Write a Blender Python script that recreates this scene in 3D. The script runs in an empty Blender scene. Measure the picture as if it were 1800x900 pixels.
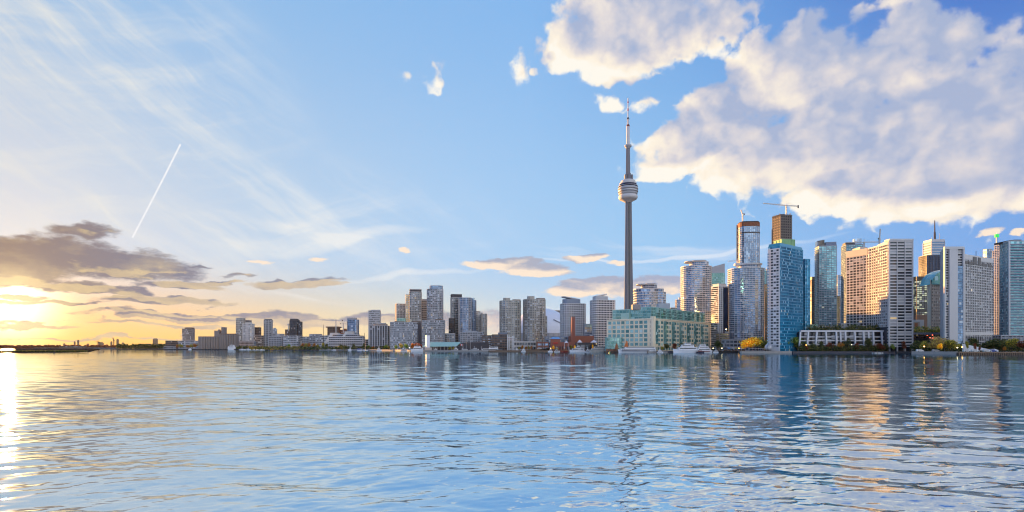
import bpy, math, random
import numpy as np
from mathutils import Vector
R = math.radians
rnd = random.Random(7)
SC = bpy.context.scene
COL = SC.collection
CAMH = 5.0
HOR = 611.0

# ------------------------------------------------------------------ camera
cam = bpy.data.objects.new('camera', bpy.data.cameras.new('camera'))
COL.objects.link(cam)
cam.location = (0, 0, CAMH)
cam.rotation_euler = (R(90), 0, 0)
cam.data.sensor_width = 36
cam.data.lens = 20
cam.data.shift_y = (HOR - 450) / 1800
cam.data.clip_start = 0.5
cam.data.clip_end = 60000
SC.camera = cam
SC.view_settings.view_transform = 'Standard'
SC.view_settings.look = 'None'
SC.view_settings.exposure = 1.9
SC.view_settings.gamma = 1
SC.cycles.use_denoising = True
SC.cycles.filter_width = 1.1
SC.cycles.max_bounces = 6
SC.cycles.glossy_bounces = 4
SC.cycles.diffuse_bounces = 2
SC.cycles.transparent_max_bounces = 8
SC.cycles.sample_clamp_indirect = 6
SC.cycles.sample_clamp_direct = 0

# ------------------------------------------------------------------ sun
SUN_AZ, SUN_EL = R(-41.6), R(3.2)
SD = Vector((math.sin(SUN_AZ)*math.cos(SUN_EL), math.cos(SUN_AZ)*math.cos(SUN_EL), math.sin(SUN_EL)))
sun = bpy.data.objects.new('sun', bpy.data.lights.new('sun', 'SUN'))
COL.objects.link(sun)
sun.data.energy = 5.0
sun.data.angle = R(0.55)
sun.data.color = (1.0, 0.47, 0.13)
sun.rotation_euler = (-SD).to_track_quat('-Z', 'Y').to_euler()

# ------------------------------------------------------------------ node helper
class NT:
    def __init__(s, tree):
        s.t = tree; s.n = tree.nodes; s.l = tree.links
    def put(s, sock, v):
        if v is None: return
        if isinstance(v, bpy.types.NodeSocket): s.l.new(v, sock)
        else:
            if isinstance(v, (tuple, list)) and sock.type == 'RGBA' and len(v) == 3: v = (*v, 1)
            sock.default_value = v
    def m(s, op, a, b=None, c=None, clamp=False):
        n = s.n.new('ShaderNodeMath'); n.operation = op; n.use_clamp = clamp
        for i, v in enumerate((a, b, c)): s.put(n.inputs[i], v)
        return n.outputs[0]
    def v(s, op, a, b=None, c=None):
        n = s.n.new('ShaderNodeVectorMath'); n.operation = op
        for i, x in enumerate((a, b)): s.put(n.inputs[i], x)
        if c is not None:
            s.put(n.inputs['Scale'] if op == 'SCALE' else n.inputs[2], c)
        return n.outputs['Value'] if op in ('DOT_PRODUCT', 'LENGTH') else n.outputs[0]
    def comb(s, x, y, z=0.0):
        n = s.n.new('ShaderNodeCombineXYZ')
        for i, v in enumerate((x, y, z)): s.put(n.inputs[i], v)
        return n.outputs[0]
    def sep(s, v):
        n = s.n.new('ShaderNodeSeparateXYZ'); s.put(n.inputs[0], v); return n.outputs
    def mix(s, f, a, b, mode='MIX'):
        n = s.n.new('ShaderNodeMix'); n.data_type = 'RGBA'; n.blend_type = mode; n.clamp_factor = True
        s.put(n.inputs[0], f); s.put(n.inputs[6], a); s.put(n.inputs[7], b)
        return n.outputs[2]
    def noise(s, vec, scale=1, detail=6, rough=.5, dist=0, lac=2.0, col=False):
        n = s.n.new('ShaderNodeTexNoise'); s.put(n.inputs['Vector'], vec)
        n.inputs['Scale'].default_value = scale; n.inputs['Detail'].default_value = detail
        n.inputs['Roughness'].default_value = rough; n.inputs['Distortion'].default_value = dist
        n.inputs['Lacunarity'].default_value = lac
        return n.outputs['Color' if col else 'Fac']
    def ss(s, x, a, b):          # smoothstep
        n = s.n.new('ShaderNodeMapRange'); n.interpolation_type = 'SMOOTHSTEP'
        s.put(n.inputs[0], x); n.inputs[1].default_value = a; n.inputs[2].default_value = b
        return n.outputs[0]
    def ramp(s, x, stops, interp='LINEAR'):
        n = s.n.new('ShaderNodeValToRGB'); s.put(n.inputs[0], x)
        cr = n.color_ramp; cr.interpolation = interp
        while len(cr.elements) < len(stops): cr.elements.new(.5)
        for e, (p, c) in zip(cr.elements, stops): e.position = p; e.color = (*c, 1)
        return n.outputs[0]
def srgb(r, g, b):
    f = lambda c: c/12.92 if c <= .04045 else ((c+.055)/1.055)**2.4
    return (f(r/255), f(g/255), f(b/255))

# ------------------------------------------------------------------ world: sky and clouds
world = bpy.data.worlds.new('World'); SC.world = world
world.use_nodes = True
wt = NT(world.node_tree); wt.n.clear()
tc = wt.n.new('ShaderNodeTexCoord')
D = wt.v('NORMALIZE', tc.outputs['Generated'])
dx, dy, dz = wt.sep(D)
AZ = wt.m('ARCTAN2', dx, dy)
EL = wt.m('ARCSINE', dz)
def sky_pos(px, py):
    u = (px-900)/1000; v = (HOR-py)/1000
    az = math.atan(u); return az, math.atan(v*math.cos(az))
P = wt.comb(AZ, EL)
sky = wt.n.new('ShaderNodeTexSky'); sky.sky_type = 'NISHITA'; sky.sun_disc = False
sky.sun_elevation = SUN_EL; sky.sun_rotation = SUN_AZ; sky.altitude = 80
sky.air_density = 1.0; sky.dust_density = 1.5; sky.ozone_density = 2.0
# azimuth distance from the sun, 0..1 over 180 degrees
ad = wt.m('ABSOLUTE', wt.m('SUBTRACT', AZ, SUN_AZ))
ad = wt.m('MINIMUM', ad, wt.m('SUBTRACT', 2*math.pi, ad))
T = wt.m('DIVIDE', ad, math.pi)
EP = wt.m('MAXIMUM', EL, 0.0)
low = wt.ramp(T, [(0, srgb(250,182,66)), (.05, srgb(247,188,76)), (.12, srgb(244,210,132)), (.19, srgb(232,224,185)), (.27, srgb(206,221,232)),
                  (.42, srgb(176,208,242)), (.65, srgb(166,182,214)), (1, srgb(172,176,204))])
mid = wt.ramp(T, [(0, srgb(204,212,224)), (.10, srgb(184,208,232)), (.20, srgb(170,206,240)), (.32, srgb(150,199,241)),
                  (.45, srgb(116,168,231)), (.7, srgb(120,155,210)), (1, srgb(140,165,210))])
high = wt.ramp(T, [(0, srgb(146,188,228)), (.12, srgb(136,184,232)), (.24, srgb(130,181,235)), (.34, srgb(104,158,223)),
                   (.45, srgb(52,100,192)), (.7, srgb(60,104,180)), (1, srgb(78,115,180))])
g = wt.mix(wt.ss(EP, -.02, .155), low, mid)
g = wt.mix(wt.ss(EP, .14, .62), g, high)
# nishita sky, weighted in
g = wt.mix(1.0, g, wt.v('SCALE', sky.outputs[0], None, 0.008), 'ADD')
# aureole round the sun
sdot = wt.v('DOT_PRODUCT', D, tuple(SD))
sang = wt.m('ARCCOSINE', wt.m('MINIMUM', sdot, .999999))
au = wt.m('POWER', 2.718, wt.m('MULTIPLY', wt.m('MULTIPLY', sang, sang), -1/(2*.030**2)))
au2 = wt.m('POWER', 2.718, wt.m('MULTIPLY', sang, -1/.07))
glow = wt.v('ADD', wt.v('SCALE', (2.2, 1.7, .9), None, au), wt.v('SCALE', (.28, .16, .05), None, au2))
g = wt.mix(1.0, g, glow, 'ADD')
# cirrus fans
def rot2(P, deg, sx, sy, off=(0, 0)):
    n = wt.n.new('ShaderNodeMapping'); n.vector_type = 'POINT'; wt.put(n.inputs[0], P)
    n.inputs['Location'].default_value = (off[0], off[1], 0); n.inputs['Rotation'].default_value = (0, 0, R(deg))
    m2 = wt.v('MULTIPLY', n.outputs[0], (sx, sy, 1)); return m2
wn = wt.v('SCALE', wt.v('SUBTRACT', wt.noise(P, 3, 4, .5, col=True), (.5, .5, .5)), None, .10)
wn2 = wt.v('SCALE', wt.v('SUBTRACT', wt.noise(P, 9, 3, .5, col=True), (.5, .5, .5)), None, .02)
PC = wt.v('ADD', wt.v('ADD', P, wn), wn2)
def blob(Pv, px, py, rx, ry, w=1.0, deg=0.0):
    az, el = sky_pos(px, py); ca = math.cos(az)
    ra = rx/1000*ca*ca; re = ry/1000*ca
    if deg:
        n = wt.n.new('ShaderNodeMapping'); n.vector_type = 'TEXTURE'; wt.put(n.inputs[0], Pv)
        n.inputs['Location'].default_value = (az, el, 0); n.inputs['Rotation'].default_value = (0, 0, R(deg))
        n.inputs['Scale'].default_value = (ra, re, 1); q = n.outputs[0]
    else:
        q = wt.v('MULTIPLY', wt.v('SUBTRACT', Pv, (az, el, 0)), (1/ra, 1/re, 1))
    d = wt.v('DOT_PRODUCT', q, q)
    return wt.m('MULTIPLY_ADD', d, -w, w)
def union(Pv, lst):
    r = None
    for b in lst:
        x = blob(Pv, *b); r = x if r is None else wt.m('MAXIMUM', r, x)
    return r
ci1 = wt.noise(rot2(PC, 30, 2.6, 20), 1, 9, .66)
ci2 = wt.noise(rot2(PC, -14, 2.6, 24), 1, 9, .66)
ci3 = wt.noise(rot2(PC, 8, 1.6, 22, (2, 3)), 1, 7, .55)
mleft = wt.ss(union(P, [(120, 240, 560, 360, 1), (420, 380, 420, 140, .9), (620, 430, 330, 130, .5)]), -.15, .9)
ci = wt.m('ADD', wt.m('MULTIPLY', wt.ss(ci1, .42, .72), .62), wt.m('MULTIPLY', wt.ss(ci2, .46, .74), .34))
ci = wt.m('MULTIPLY', ci, mleft)
mlow = wt.ss(union(P, [(760, 470, 560, 110, 1), (1100, 455, 500, 55, 1)]), 0, .8)
ci = wt.m('ADD', ci, wt.m('MULTIPLY', wt.m('MULTIPLY', wt.ss(ci3, .52, .72), .6), mlow))
ci = wt.m('ADD', ci, wt.m('MULTIPLY', wt.ss(wt.m('ADD', union(PC, [(590, 425, 190, 15, 1, 9), (730, 482, 170, 6, 1, 7), (1200, 443, 340, 4, 1, 1.0), (480, 425, 120, 20, .8, 5)]),
        wt.m('MULTIPLY_ADD', ci3, 1.6, -.8)), -.1, 1.1), .5))
ccol = wt.ramp(T, [(0, srgb(240,236,224)), (.12, srgb(238,240,238)), (.25, srgb(232,240,248)), (.5, srgb(190,214,245))])
g = wt.mix(wt.m('MINIMUM', ci, .85), g, ccol)
# contrail
cx, ce = sky_pos(275, 335)
qa, qb = sky_pos(318, 252), sky_pos(232, 419)
ang = math.degrees(math.atan2(qa[1]-qb[1], qa[0]-qb[0]))
ln = math.hypot(qa[1]-qb[1], qa[0]-qb[0])/2
n = wt.n.new('ShaderNodeMapping'); n.vector_type = 'TEXTURE'; wt.put(n.inputs[0], P)
n.inputs['Location'].default_value = ((qa[0]+qb[0])/2, (qa[1]+qb[1])/2, 0); n.inputs['Rotation'].default_value = (0, 0, R(ang))
n.inputs['Scale'].default_value = (ln, .0011, 1)
tx, ty, _ = wt.sep(n.outputs[0])
ct = wt.m('MULTIPLY', wt.ss(wt.m('ABSOLUTE', ty), 1.5, .6), wt.ss(wt.m('ABSOLUTE', tx), 1.0, .97))
ct = wt.m('MULTIPLY', ct, wt.m('MULTIPLY_ADD', wt.noise(wt.comb(wt.m('MULTIPLY', tx, 9), 0), 1, 3), .8, .4))
g = wt.mix(ct, g, (.95, .95, .97))

DN = wt.comb(AZ, wt.m('MULTIPLY', EL, 1.25))
def cloud_layer(g, blobs, nscale, namp, thr, width, off, warp, colfun, squash=(1, 1, 1), maxa=1.0, rough=.56, billow=0.0):
    def cov(o):
        Pq = wt.v('ADD', P, (o[0], o[1], 0)) if o else P
        w = wt.v('SCALE', wt.v('SUBTRACT', wt.noise(wt.v('MULTIPLY', Pq, squash), 11, 5, .55, col=True), (.5, .5, .5)), None, warp)
        b = union(wt.v('ADD', Pq, w), blobs)
        q = wt.v('MULTIPLY', Pq, squash)
        nz = wt.noise(q, nscale, 9, rough, dist=.25)
        nb = wt.noise(q, nscale*3.1, 7, .62)
        s = wt.m('ADD', wt.m('MULTIPLY_ADD', nz, namp, -namp*.5), wt.m('MULTIPLY_ADD', nb, namp*.8, -namp*.4))
        if billow:
            nl = wt.noise(wt.v('ADD', q, wt.v('SCALE', w, None, .7)), 13, 2.5, .55)
            s = wt.m('ADD', s, wt.m('MULTIPLY_ADD', wt.m('ABSOLUTE', wt.m('MULTIPLY_ADD', nl, 2, -1)), -billow*2.6, billow*.55))
        return wt.m('ADD', wt.m('MINIMUM', b, .75), s), b
    c0, b0 = cov(None); c1, b1 = cov(off)
    a = wt.ss(c0, thr, thr+width)
    lit = wt.m('MULTIPLY_ADD', wt.m('SUBTRACT', b0, b1), .6, wt.m('SUBTRACT', c0, c1))
    return wt.mix(wt.m('MULTIPLY', a, maxa), g, colfun(c0, lit))
# low grey band clouds and broad low strata
def col_dark(c, lit):
    core = wt.ramp(T, [(0, srgb(150,132,124)), (.05, srgb(128,130,148)), (.13, srgb(138,146,166)), (.3, srgb(156,166,184)), (.6, srgb(160,175,205))])
    rim = wt.ramp(T, [(0, srgb(255,226,160)), (.1, srgb(252,226,172)), (.25, srgb(246,228,204)), (.6, srgb(215,222,238))])
    nz = wt.noise(wt.v('MULTIPLY', P, (1, 2.4, 1)), 15, 7, .6)
    k = wt.m('ADD', wt.m('MULTIPLY', wt.ss(c, .16, -.16), .75), wt.m('MULTIPLY', wt.ss(lit, .35, 1.0), .5))
    k = wt.m('ADD', k, wt.m('MULTIPLY_ADD', nz, 1.3, -.62), clamp=True)
    return wt.mix(wt.m('MULTIPLY', k, .92), core, rim)
left_clouds = [(95, 450, 185, 42, .9), (235, 468, 130, 29, .95), (20, 478, 130, 26, .9), (150, 408, 70, 16, .7), (130, 505, 120, 11, .8, -3), (225, 515, 50, 13, .9),
    (310, 500, 90, 8, .8, 2), (300, 530, 130, 9, .9, 3), (395, 492, 45, 5, .7, 8), (345, 465, 25, 3, .5), (40, 523, 60, 7, .9), (90, 534, 110, 5, .8), (420, 478, 40, 4, .6, 6),
    (520, 497, 95, 8, .9, 3), (560, 503, 55, 5, .8), (340, 556, 210, 8, .95, 2), (60, 573, 90, 4, .8), (300, 573, 150, 4, .8), (560, 562, 280, 12, .75), (170, 594, 200, 2.5, .6), (780, 566, 120, 20, .55), (200, 528, 20, 3, .5)]
g = cloud_layer(g, left_clouds, 17, 1.15, -.13, .62, (-.004, -.012), .05, col_dark, (1, 2.6, 1), rough=.6)
def col_mid(c, lit):
    core = wt.ramp(T, [(0, srgb(176,164,166)), (.25, srgb(168,176,196)), (.35, srgb(160,174,204)), (.6, srgb(170,185,215))])
    k = wt.m('MULTIPLY_ADD', lit, .7, .10)
    k = wt.m('ADD', k, wt.m('MULTIPLY', wt.ss(c, .32, .0), .35))
    k = wt.m('ADD', k, wt.m('MULTIPLY_ADD', wt.noise(wt.v('MULTIPLY', P, (1, 2, 1)), 26, 5, .6), .9, -.4), clamp=True)
    return wt.mix(k, core, srgb(250,232,212))
mid_clouds = [(885, 461, 80, 8, 1), (940, 473, 75, 13, 1), (1030, 452, 45, 7, .9), (1085, 463, 22, 6, .7), (1045, 497, 75, 15, 1), (1010, 510, 60, 12, .9), (1160, 505, 120, 20, .95), (560, 457, 20, 4, .5), (712, 440, 14, 5, .7), (455, 458, 30, 4, .6),
    (1740, 410, 34, 8, .8, 8), (1795, 408, 20, 6, .7), (870, 565, 60, 25, .5)]
g = cloud_layer(g, mid_clouds, 22, 1.1, .02, .42, (-.012, -.010), .035, col_mid, (1, 2.0, 1))
def col_cum(c, lit):
    bil = wt.noise(P, 13, 6, .55)
    k = wt.m('MULTIPLY_ADD', lit, .62, .30)
    k = wt.m('ADD', k, wt.m('MULTIPLY_ADD', bil, .46, -.23))
    k = wt.m('ADD', k, wt.m('MULTIPLY', wt.ss(c, .55, .12), .22))
    k = wt.m('SUBTRACT', k, wt.m('MULTIPLY', wt.ss(c, .7, 1.3), .18))
    k = wt.m('SUBTRACT', k, wt.m('MULTIPLY', wt.ss(AZ, .45, .80), .10), clamp=True)
    return wt.ramp(k, [(0, srgb(168,182,212)), (.22, srgb(192,197,215)), (.42, srgb(217,213,218)), (.62, srgb(240,231,222)), (.82, srgb(254,243,224)), (1, srgb(255,250,238))])
cumulus = [(1020, 84, 76, 56, 1), (1072, 104, 70, 40, .9), (1110, 40, 140, 75, 1), (1225, 45, 100, 50, .6), (1055, 20, 60, 30, .9),
    (1185, 262, 85, 55, 1), (1195, 292, 100, 26, 1), (1250, 215, 75, 60, 1), (1310, 265, 130, 75, 1), (1400, 130, 130, 90, 1), (1340, 170, 60, 45, .7), (1430, 260, 190, 110, 1),
    (1560, 120, 180, 100, .9), (1600, 270, 240, 125, 1), (1760, 250, 190, 150, .95), (1500, 345, 110, 42, 1), (1650, 345, 220, 44, 1), (1830, 340, 160, 45, 1), (1750, 120, 120, 80, .7), (1430, 350, 70, 28, .9),
    (760, 138, 32, 20, .27, 20), (706, 142, 30, 9, .24, 30), (910, 128, 18, 18, .12, 20), (1130, 184, 26, 16, .22), (1072, 177, 34, 12, .20), (940, 134, 12, 6, .25), (1555, 10, 60, 14, .4), (1990, 200, 200, 180, .9)]
g = cloud_layer(g, cumulus, 9.0, 1.10, .13, .36, (-.030, -.022), .055, col_cum, (1, 1.15, 1), maxa=.98, billow=.55)
# glow over the clouds beside the sun
g = wt.mix(1.0, g, wt.v('SCALE', glow, None, .28), 'ADD')
# bank: glow added to the unseen sky behind the viewer to fill shaded faces
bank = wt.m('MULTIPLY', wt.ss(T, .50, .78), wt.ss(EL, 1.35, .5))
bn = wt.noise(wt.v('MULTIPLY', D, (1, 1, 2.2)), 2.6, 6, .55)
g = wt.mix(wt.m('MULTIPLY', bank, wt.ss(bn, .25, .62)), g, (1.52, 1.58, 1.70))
# below the horizon
g = wt.mix(wt.ss(dz, -.002, -.006), g, srgb(120, 130, 140))
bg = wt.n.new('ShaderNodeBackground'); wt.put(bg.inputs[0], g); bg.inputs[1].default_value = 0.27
wo = wt.n.new('ShaderNodeOutputWorld'); wt.l.new(bg.outputs[0], wo.inputs[0])
world.cycles.sampling_method = 'MANUAL'; world.cycles.sample_map_resolution = 512

# ------------------------------------------------------------------ materials
MATS = {}
def newmat(name):
    m = bpy.data.materials.new(name); m.use_nodes = True
    t = NT(m.node_tree); t.n.clear()
    o = t.n.new('ShaderNodeOutputMaterial'); b = t.n.new('ShaderNodeBsdfPrincipled')
    t.l.new(b.outputs[0], o.inputs[0]); MATS[name] = m
    return m, t, b
def wall(name, col, rough=.75, var=.12, scale=.15, metal=0.0, streak=False):
    m, t, b = newmat(name)
    tc = t.n.new('ShaderNodeTexCoord').outputs['Object']
    v = t.v('MULTIPLY', tc, (1, 1, .25)) if streak else tc
    n1 = t.noise(v, scale, 5, .6); n2 = t.noise(tc, scale*9, 3, .6)
    f = t.m('ADD', t.m('MULTIPLY_ADD', n1, var*2, 1-var), t.m('MULTIPLY_ADD', n2, var, -var/2))
    t.put(b.inputs['Base Color'], t.v('SCALE', tuple(col), None, f))
    b.inputs['Roughness'].default_value = rough; b.inputs['Metallic'].default_value = metal
    if name in ('earth', 'asphalt', 'lawn', 'charcoal'): b.inputs['Specular IOR Level'].default_value = 0
    return m
def glass(name, ca, cb, metal=.55, rough=.10, blind=.15, blindcol=(.55, .55, .52), lit=0.0, tilt=.022, power=1.6, litcol=(1, .72, .35), litstr=1.0):
    """curtain wall: each pane (one UV cell) gets its own tint, blind and a slight lean"""
    m, t, b = newmat(name)
    uv = t.n.new('ShaderNodeUVMap').outputs[0]
    cell = t.v('FLOOR', uv)
    oi = t.n.new('ShaderNodeObjectInfo').outputs['Random']
    cx_, cy_, _ = t.sep(cell)
    key = t.comb(cx_, cy_, t.m('MULTIPLY', oi, 91.7))
    w = t.n.new('ShaderNodeTexWhiteNoise'); w.noise_dimensions = '3D'; t.put(w.inputs[0], key)
    r1 = w.outputs['Value']; rc = w.outputs['Color']
    big = t.noise(t.v('MULTIPLY', key, (.16, .07, .3)), 1, 3, .6)
    r1 = t.m('MULTIPLY_ADD', r1, .55, t.m('MULTIPLY_ADD', t.ss(big, .35, .65), .6, -.1), clamp=True)
    col = t.mix(t.m('POWER', r1, power), ca, cb)
    s = t.sep(rc)
    isb = t.m('LESS_THAN', s[1], blind)
    col = t.mix(isb, col, blindcol)
    t.put(b.inputs['Base Color'], col)
    t.put(b.inputs['Metallic'], t.m('MULTIPLY_ADD', isb, -metal*.8, metal))
    t.put(b.inputs['Roughness'], t.m('MULTIPLY_ADD', isb, .25, rough))
    geo = t.n.new('ShaderNodeNewGeometry').outputs['Normal']
    off = t.v('SCALE', t.v('SUBTRACT', rc, (.5, .5, .5)), None, tilt)
    t.put(b.inputs['Normal'], t.v('NORMALIZE', t.v('ADD', geo, off)))
    if lit > 0:
        isl = t.m('LESS_THAN', s[2], lit)
        b.inputs['Emission Color'].default_value = (*litcol, 1)
        t.put(b.inputs['Emission Strength'], t.m('MULTIPLY', isl, litstr))
    return m
def leafmat(name, ca, cb, cc=None):
    m, t, b = newmat(name)
    oi = t.n.new('ShaderNodeObjectInfo')
    tc = t.n.new('ShaderNodeTexCoord').outputs['Object']
    n1 = t.noise(t.v('ADD', tc, t.v('SCALE', (7, 3, 5), None, oi.outputs['Random'])), .45, 3, .6)
    g = t.n.new('ShaderNodeNewGeometry').outputs['Random Per Island']
    col = t.mix(t.ss(n1, .35, .65), ca, cb)
    if cc: col = t.mix(t.m('GREATER_THAN', g, .72), col, cc)
    col = t.v('SCALE', col, None, t.m('MULTIPLY_ADD', g, .9, .55))
    t.put(b.inputs['Base Color'], col); b.inputs['Roughness'].default_value = .7
    b.inputs['Specular IOR Level'].default_value = .2
    tr = t.n.new('ShaderNodeBsdfTranslucent'); t.put(tr.inputs[0], col)
    ms = t.n.new('ShaderNodeAddShader'); t.l.new(b.outputs[0], ms.inputs[0]); t.l.new(tr.outputs[0], ms.inputs[1])
    o = [n for n in t.n if n.type == 'OUTPUT_MATERIAL'][0]; t.l.new(ms.outputs[0], o.inputs[0])
    return m
def lampmat(name, col, s):
    m, t, b = newmat(name)
    b.inputs['Base Color'].default_value = (*col, 1)
    b.inputs['Emission Color'].default_value = (*col, 1); b.inputs['Emission Strength'].default_value = s
    return m
wall('white', (.62, .63, .64), .6, .08); wall('offwhite', (.50, .49, .46), .7, .1); wall('cream', (.86, .76, .57), .75, .08)
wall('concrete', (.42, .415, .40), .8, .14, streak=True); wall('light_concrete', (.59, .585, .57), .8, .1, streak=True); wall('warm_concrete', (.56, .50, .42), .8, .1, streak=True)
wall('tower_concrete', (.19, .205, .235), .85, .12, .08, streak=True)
wall('dark', (.045, .047, .055), .5, .1); wall('charcoal', (.09, .09, .10), .6, .15); wall('taupe', (.29, .26, .24), .75, .15); wall('silo', (.23, .205, .19), .85, .2, streak=True)
wall('brown', (.16, .11, .085), .8, .2); wall('brick', (.29, .11, .08), .85, .18, .4); wall('red_brick', (.31, .12, .08), .85, .15); wall('rust', (.30, .12, .05), .75, .2)
wall('grey', (.35, .365, .39), .7, .12); wall('mid_grey', (.42, .445, .48), .7, .12); wall('blue_grey', (.20, .25, .33), .6, .12); wall('steel', (.42, .44, .47), .4, .1, metal=.5)
wall('stone', (.30, .285, .26), .85, .2, .5); wall('wood', (.20, .13, .08), .7, .25, 1.0); wall('asphalt', (.06, .06, .062), .9, .2, .1); wall('earth', (.035, .028, .022), .9, .25, .02)
wall('lawn', (.05, .085, .022), .95, .3, .08); wall('dome_white', (.70, .76, .84), .35, .04, .03); wall('hull_white', (.78, .79, .80), .3, .03); wall('hull_navy', (.02, .03, .07), .3, .1)
wall('hull_dark', (.03, .03, .032), .4, .2); wall('hull_red', (.22, .035, .02), .5, .2); wall('sail_orange', (.50, .14, .03), .8, .15, .8); wall('green_roof', (.34, .54, .47), .55, .14, .2)
wall('blue_roof', (.16, .35, .62), .5, .1); wall('blue_panel', (.02, .27, .45), .35, .12); wall('teal_panel', (.28, .50, .47), .4, .12); wall('green_panel', (.22, .45, .24), .7, .1); wall('dark_concrete', (.21, .19, .175), .85, .15); wall('tarp_orange', (.22, .085, .045), .8, .2)
wall('bark', (.07, .05, .035), .9, .3, 1.0); wall('crane_white', (.62, .62, .60), .5, .05); wall('crane_yellow', (.60, .38, .07), .5, .05); wall('red_paint', (.5, .03, .02), .5, .05); wall('green_paint', (.01, .32, .12), .4, .05); wall('blue_paint', (.04, .10, .45), .4, .05)
wall('roof_grey', (.28, .28, .29), .9, .15); wall('tent', (.72, .75, .82), .6, .04); wall('far_haze_brown', (.20, .13, .085), .9, .2, .05); wall('far_warm', (.30, .215, .14), .9, .15, .05)
glass('glass_grey', (.05, .065, .08), (.28, .33, .38), .55, blind=.10)
glass('glass_blue', (.045, .085, .16), (.26, .40, .62), .6, blind=.07, blindcol=(.55, .62, .70))
glass('glass_sky', (.08, .15, .25), (.36, .52, .70), .65, blind=.08, blindcol=(.60, .68, .74))
glass('glass_teal', (.05, .20, .26), (.28, .60, .66), .60, blind=.12, blindcol=(.45, .68, .70), lit=.003, litstr=.14)
glass('glass_azure', (.010, .08, .17), (.10, .44, .68), .60, blind=.14, blindcol=(.36, .62, .74), lit=.01, litstr=.14)
glass('glass_green', (.10, .25, .23), (.44, .68, .62), .55, blind=.15, blindcol=(.40, .66, .62))
glass('glass_dark', (.015, .02, .028), (.10, .13, .17), .45, blind=.05, blindcol=(.3, .31, .33))
glass('glass_navy', (.012, .02, .05), (.04, .07, .14), .45, blind=.01)
glass('glass_office', (.05, .06, .06), (.20, .22, .20), .35, blind=.1, lit=.5, litstr=.16, litcol=(.80, .86, .55))
glass('glass_mixed', (.04, .05, .065), (.30, .36, .42), .40, blind=.18, blindcol=(.55, .60, .66), lit=.005, litstr=.14)
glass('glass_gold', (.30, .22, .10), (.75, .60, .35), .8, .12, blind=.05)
glass('window_dark', (.018, .022, .028), (.10, .125, .15), .4, blind=.16, blindcol=(.38, .40, .42), lit=.003, litstr=.14)
glass('window_teal', (.06, .20, .20), (.46, .74, .72), .3, blind=.14, blindcol=(.55, .70, .66), tilt=.03)
leafmat('leaf_green', (.07, .14, .02), (.15, .22, .03), (.24, .29, .05)); leafmat('leaf_dark', (.022, .042, .014), (.05, .075, .02), (.10, .10, .03))
leafmat('leaf_yellow', (.62, .34, .012), (.75, .45, .02), (.80, .58, .06)); leafmat('leaf_orange', (.32, .10, .015), (.42, .19, .02), (.22, .13, .03))
leafmat('leaf_olive', (.12, .13, .02), (.24, .22, .04), (.40, .31, .05)); leafmat('leaf_red', (.12, .022, .012), (.20, .05, .02), (.10, .05, .02)); leafmat('leaf_bronze', (.28, .19, .08), (.42, .25, .10), (.32, .28, .07))
lampmat('lamp_warm', (1.0, .45, .10), 5.0); lampmat('lamp_red', (1.0, .10, .04), 3.0); lampmat('lamp_pale', (1.0, .8, .45), 3.0); lampmat('lamp_green', (.02, .45, .08), .35)

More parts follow.
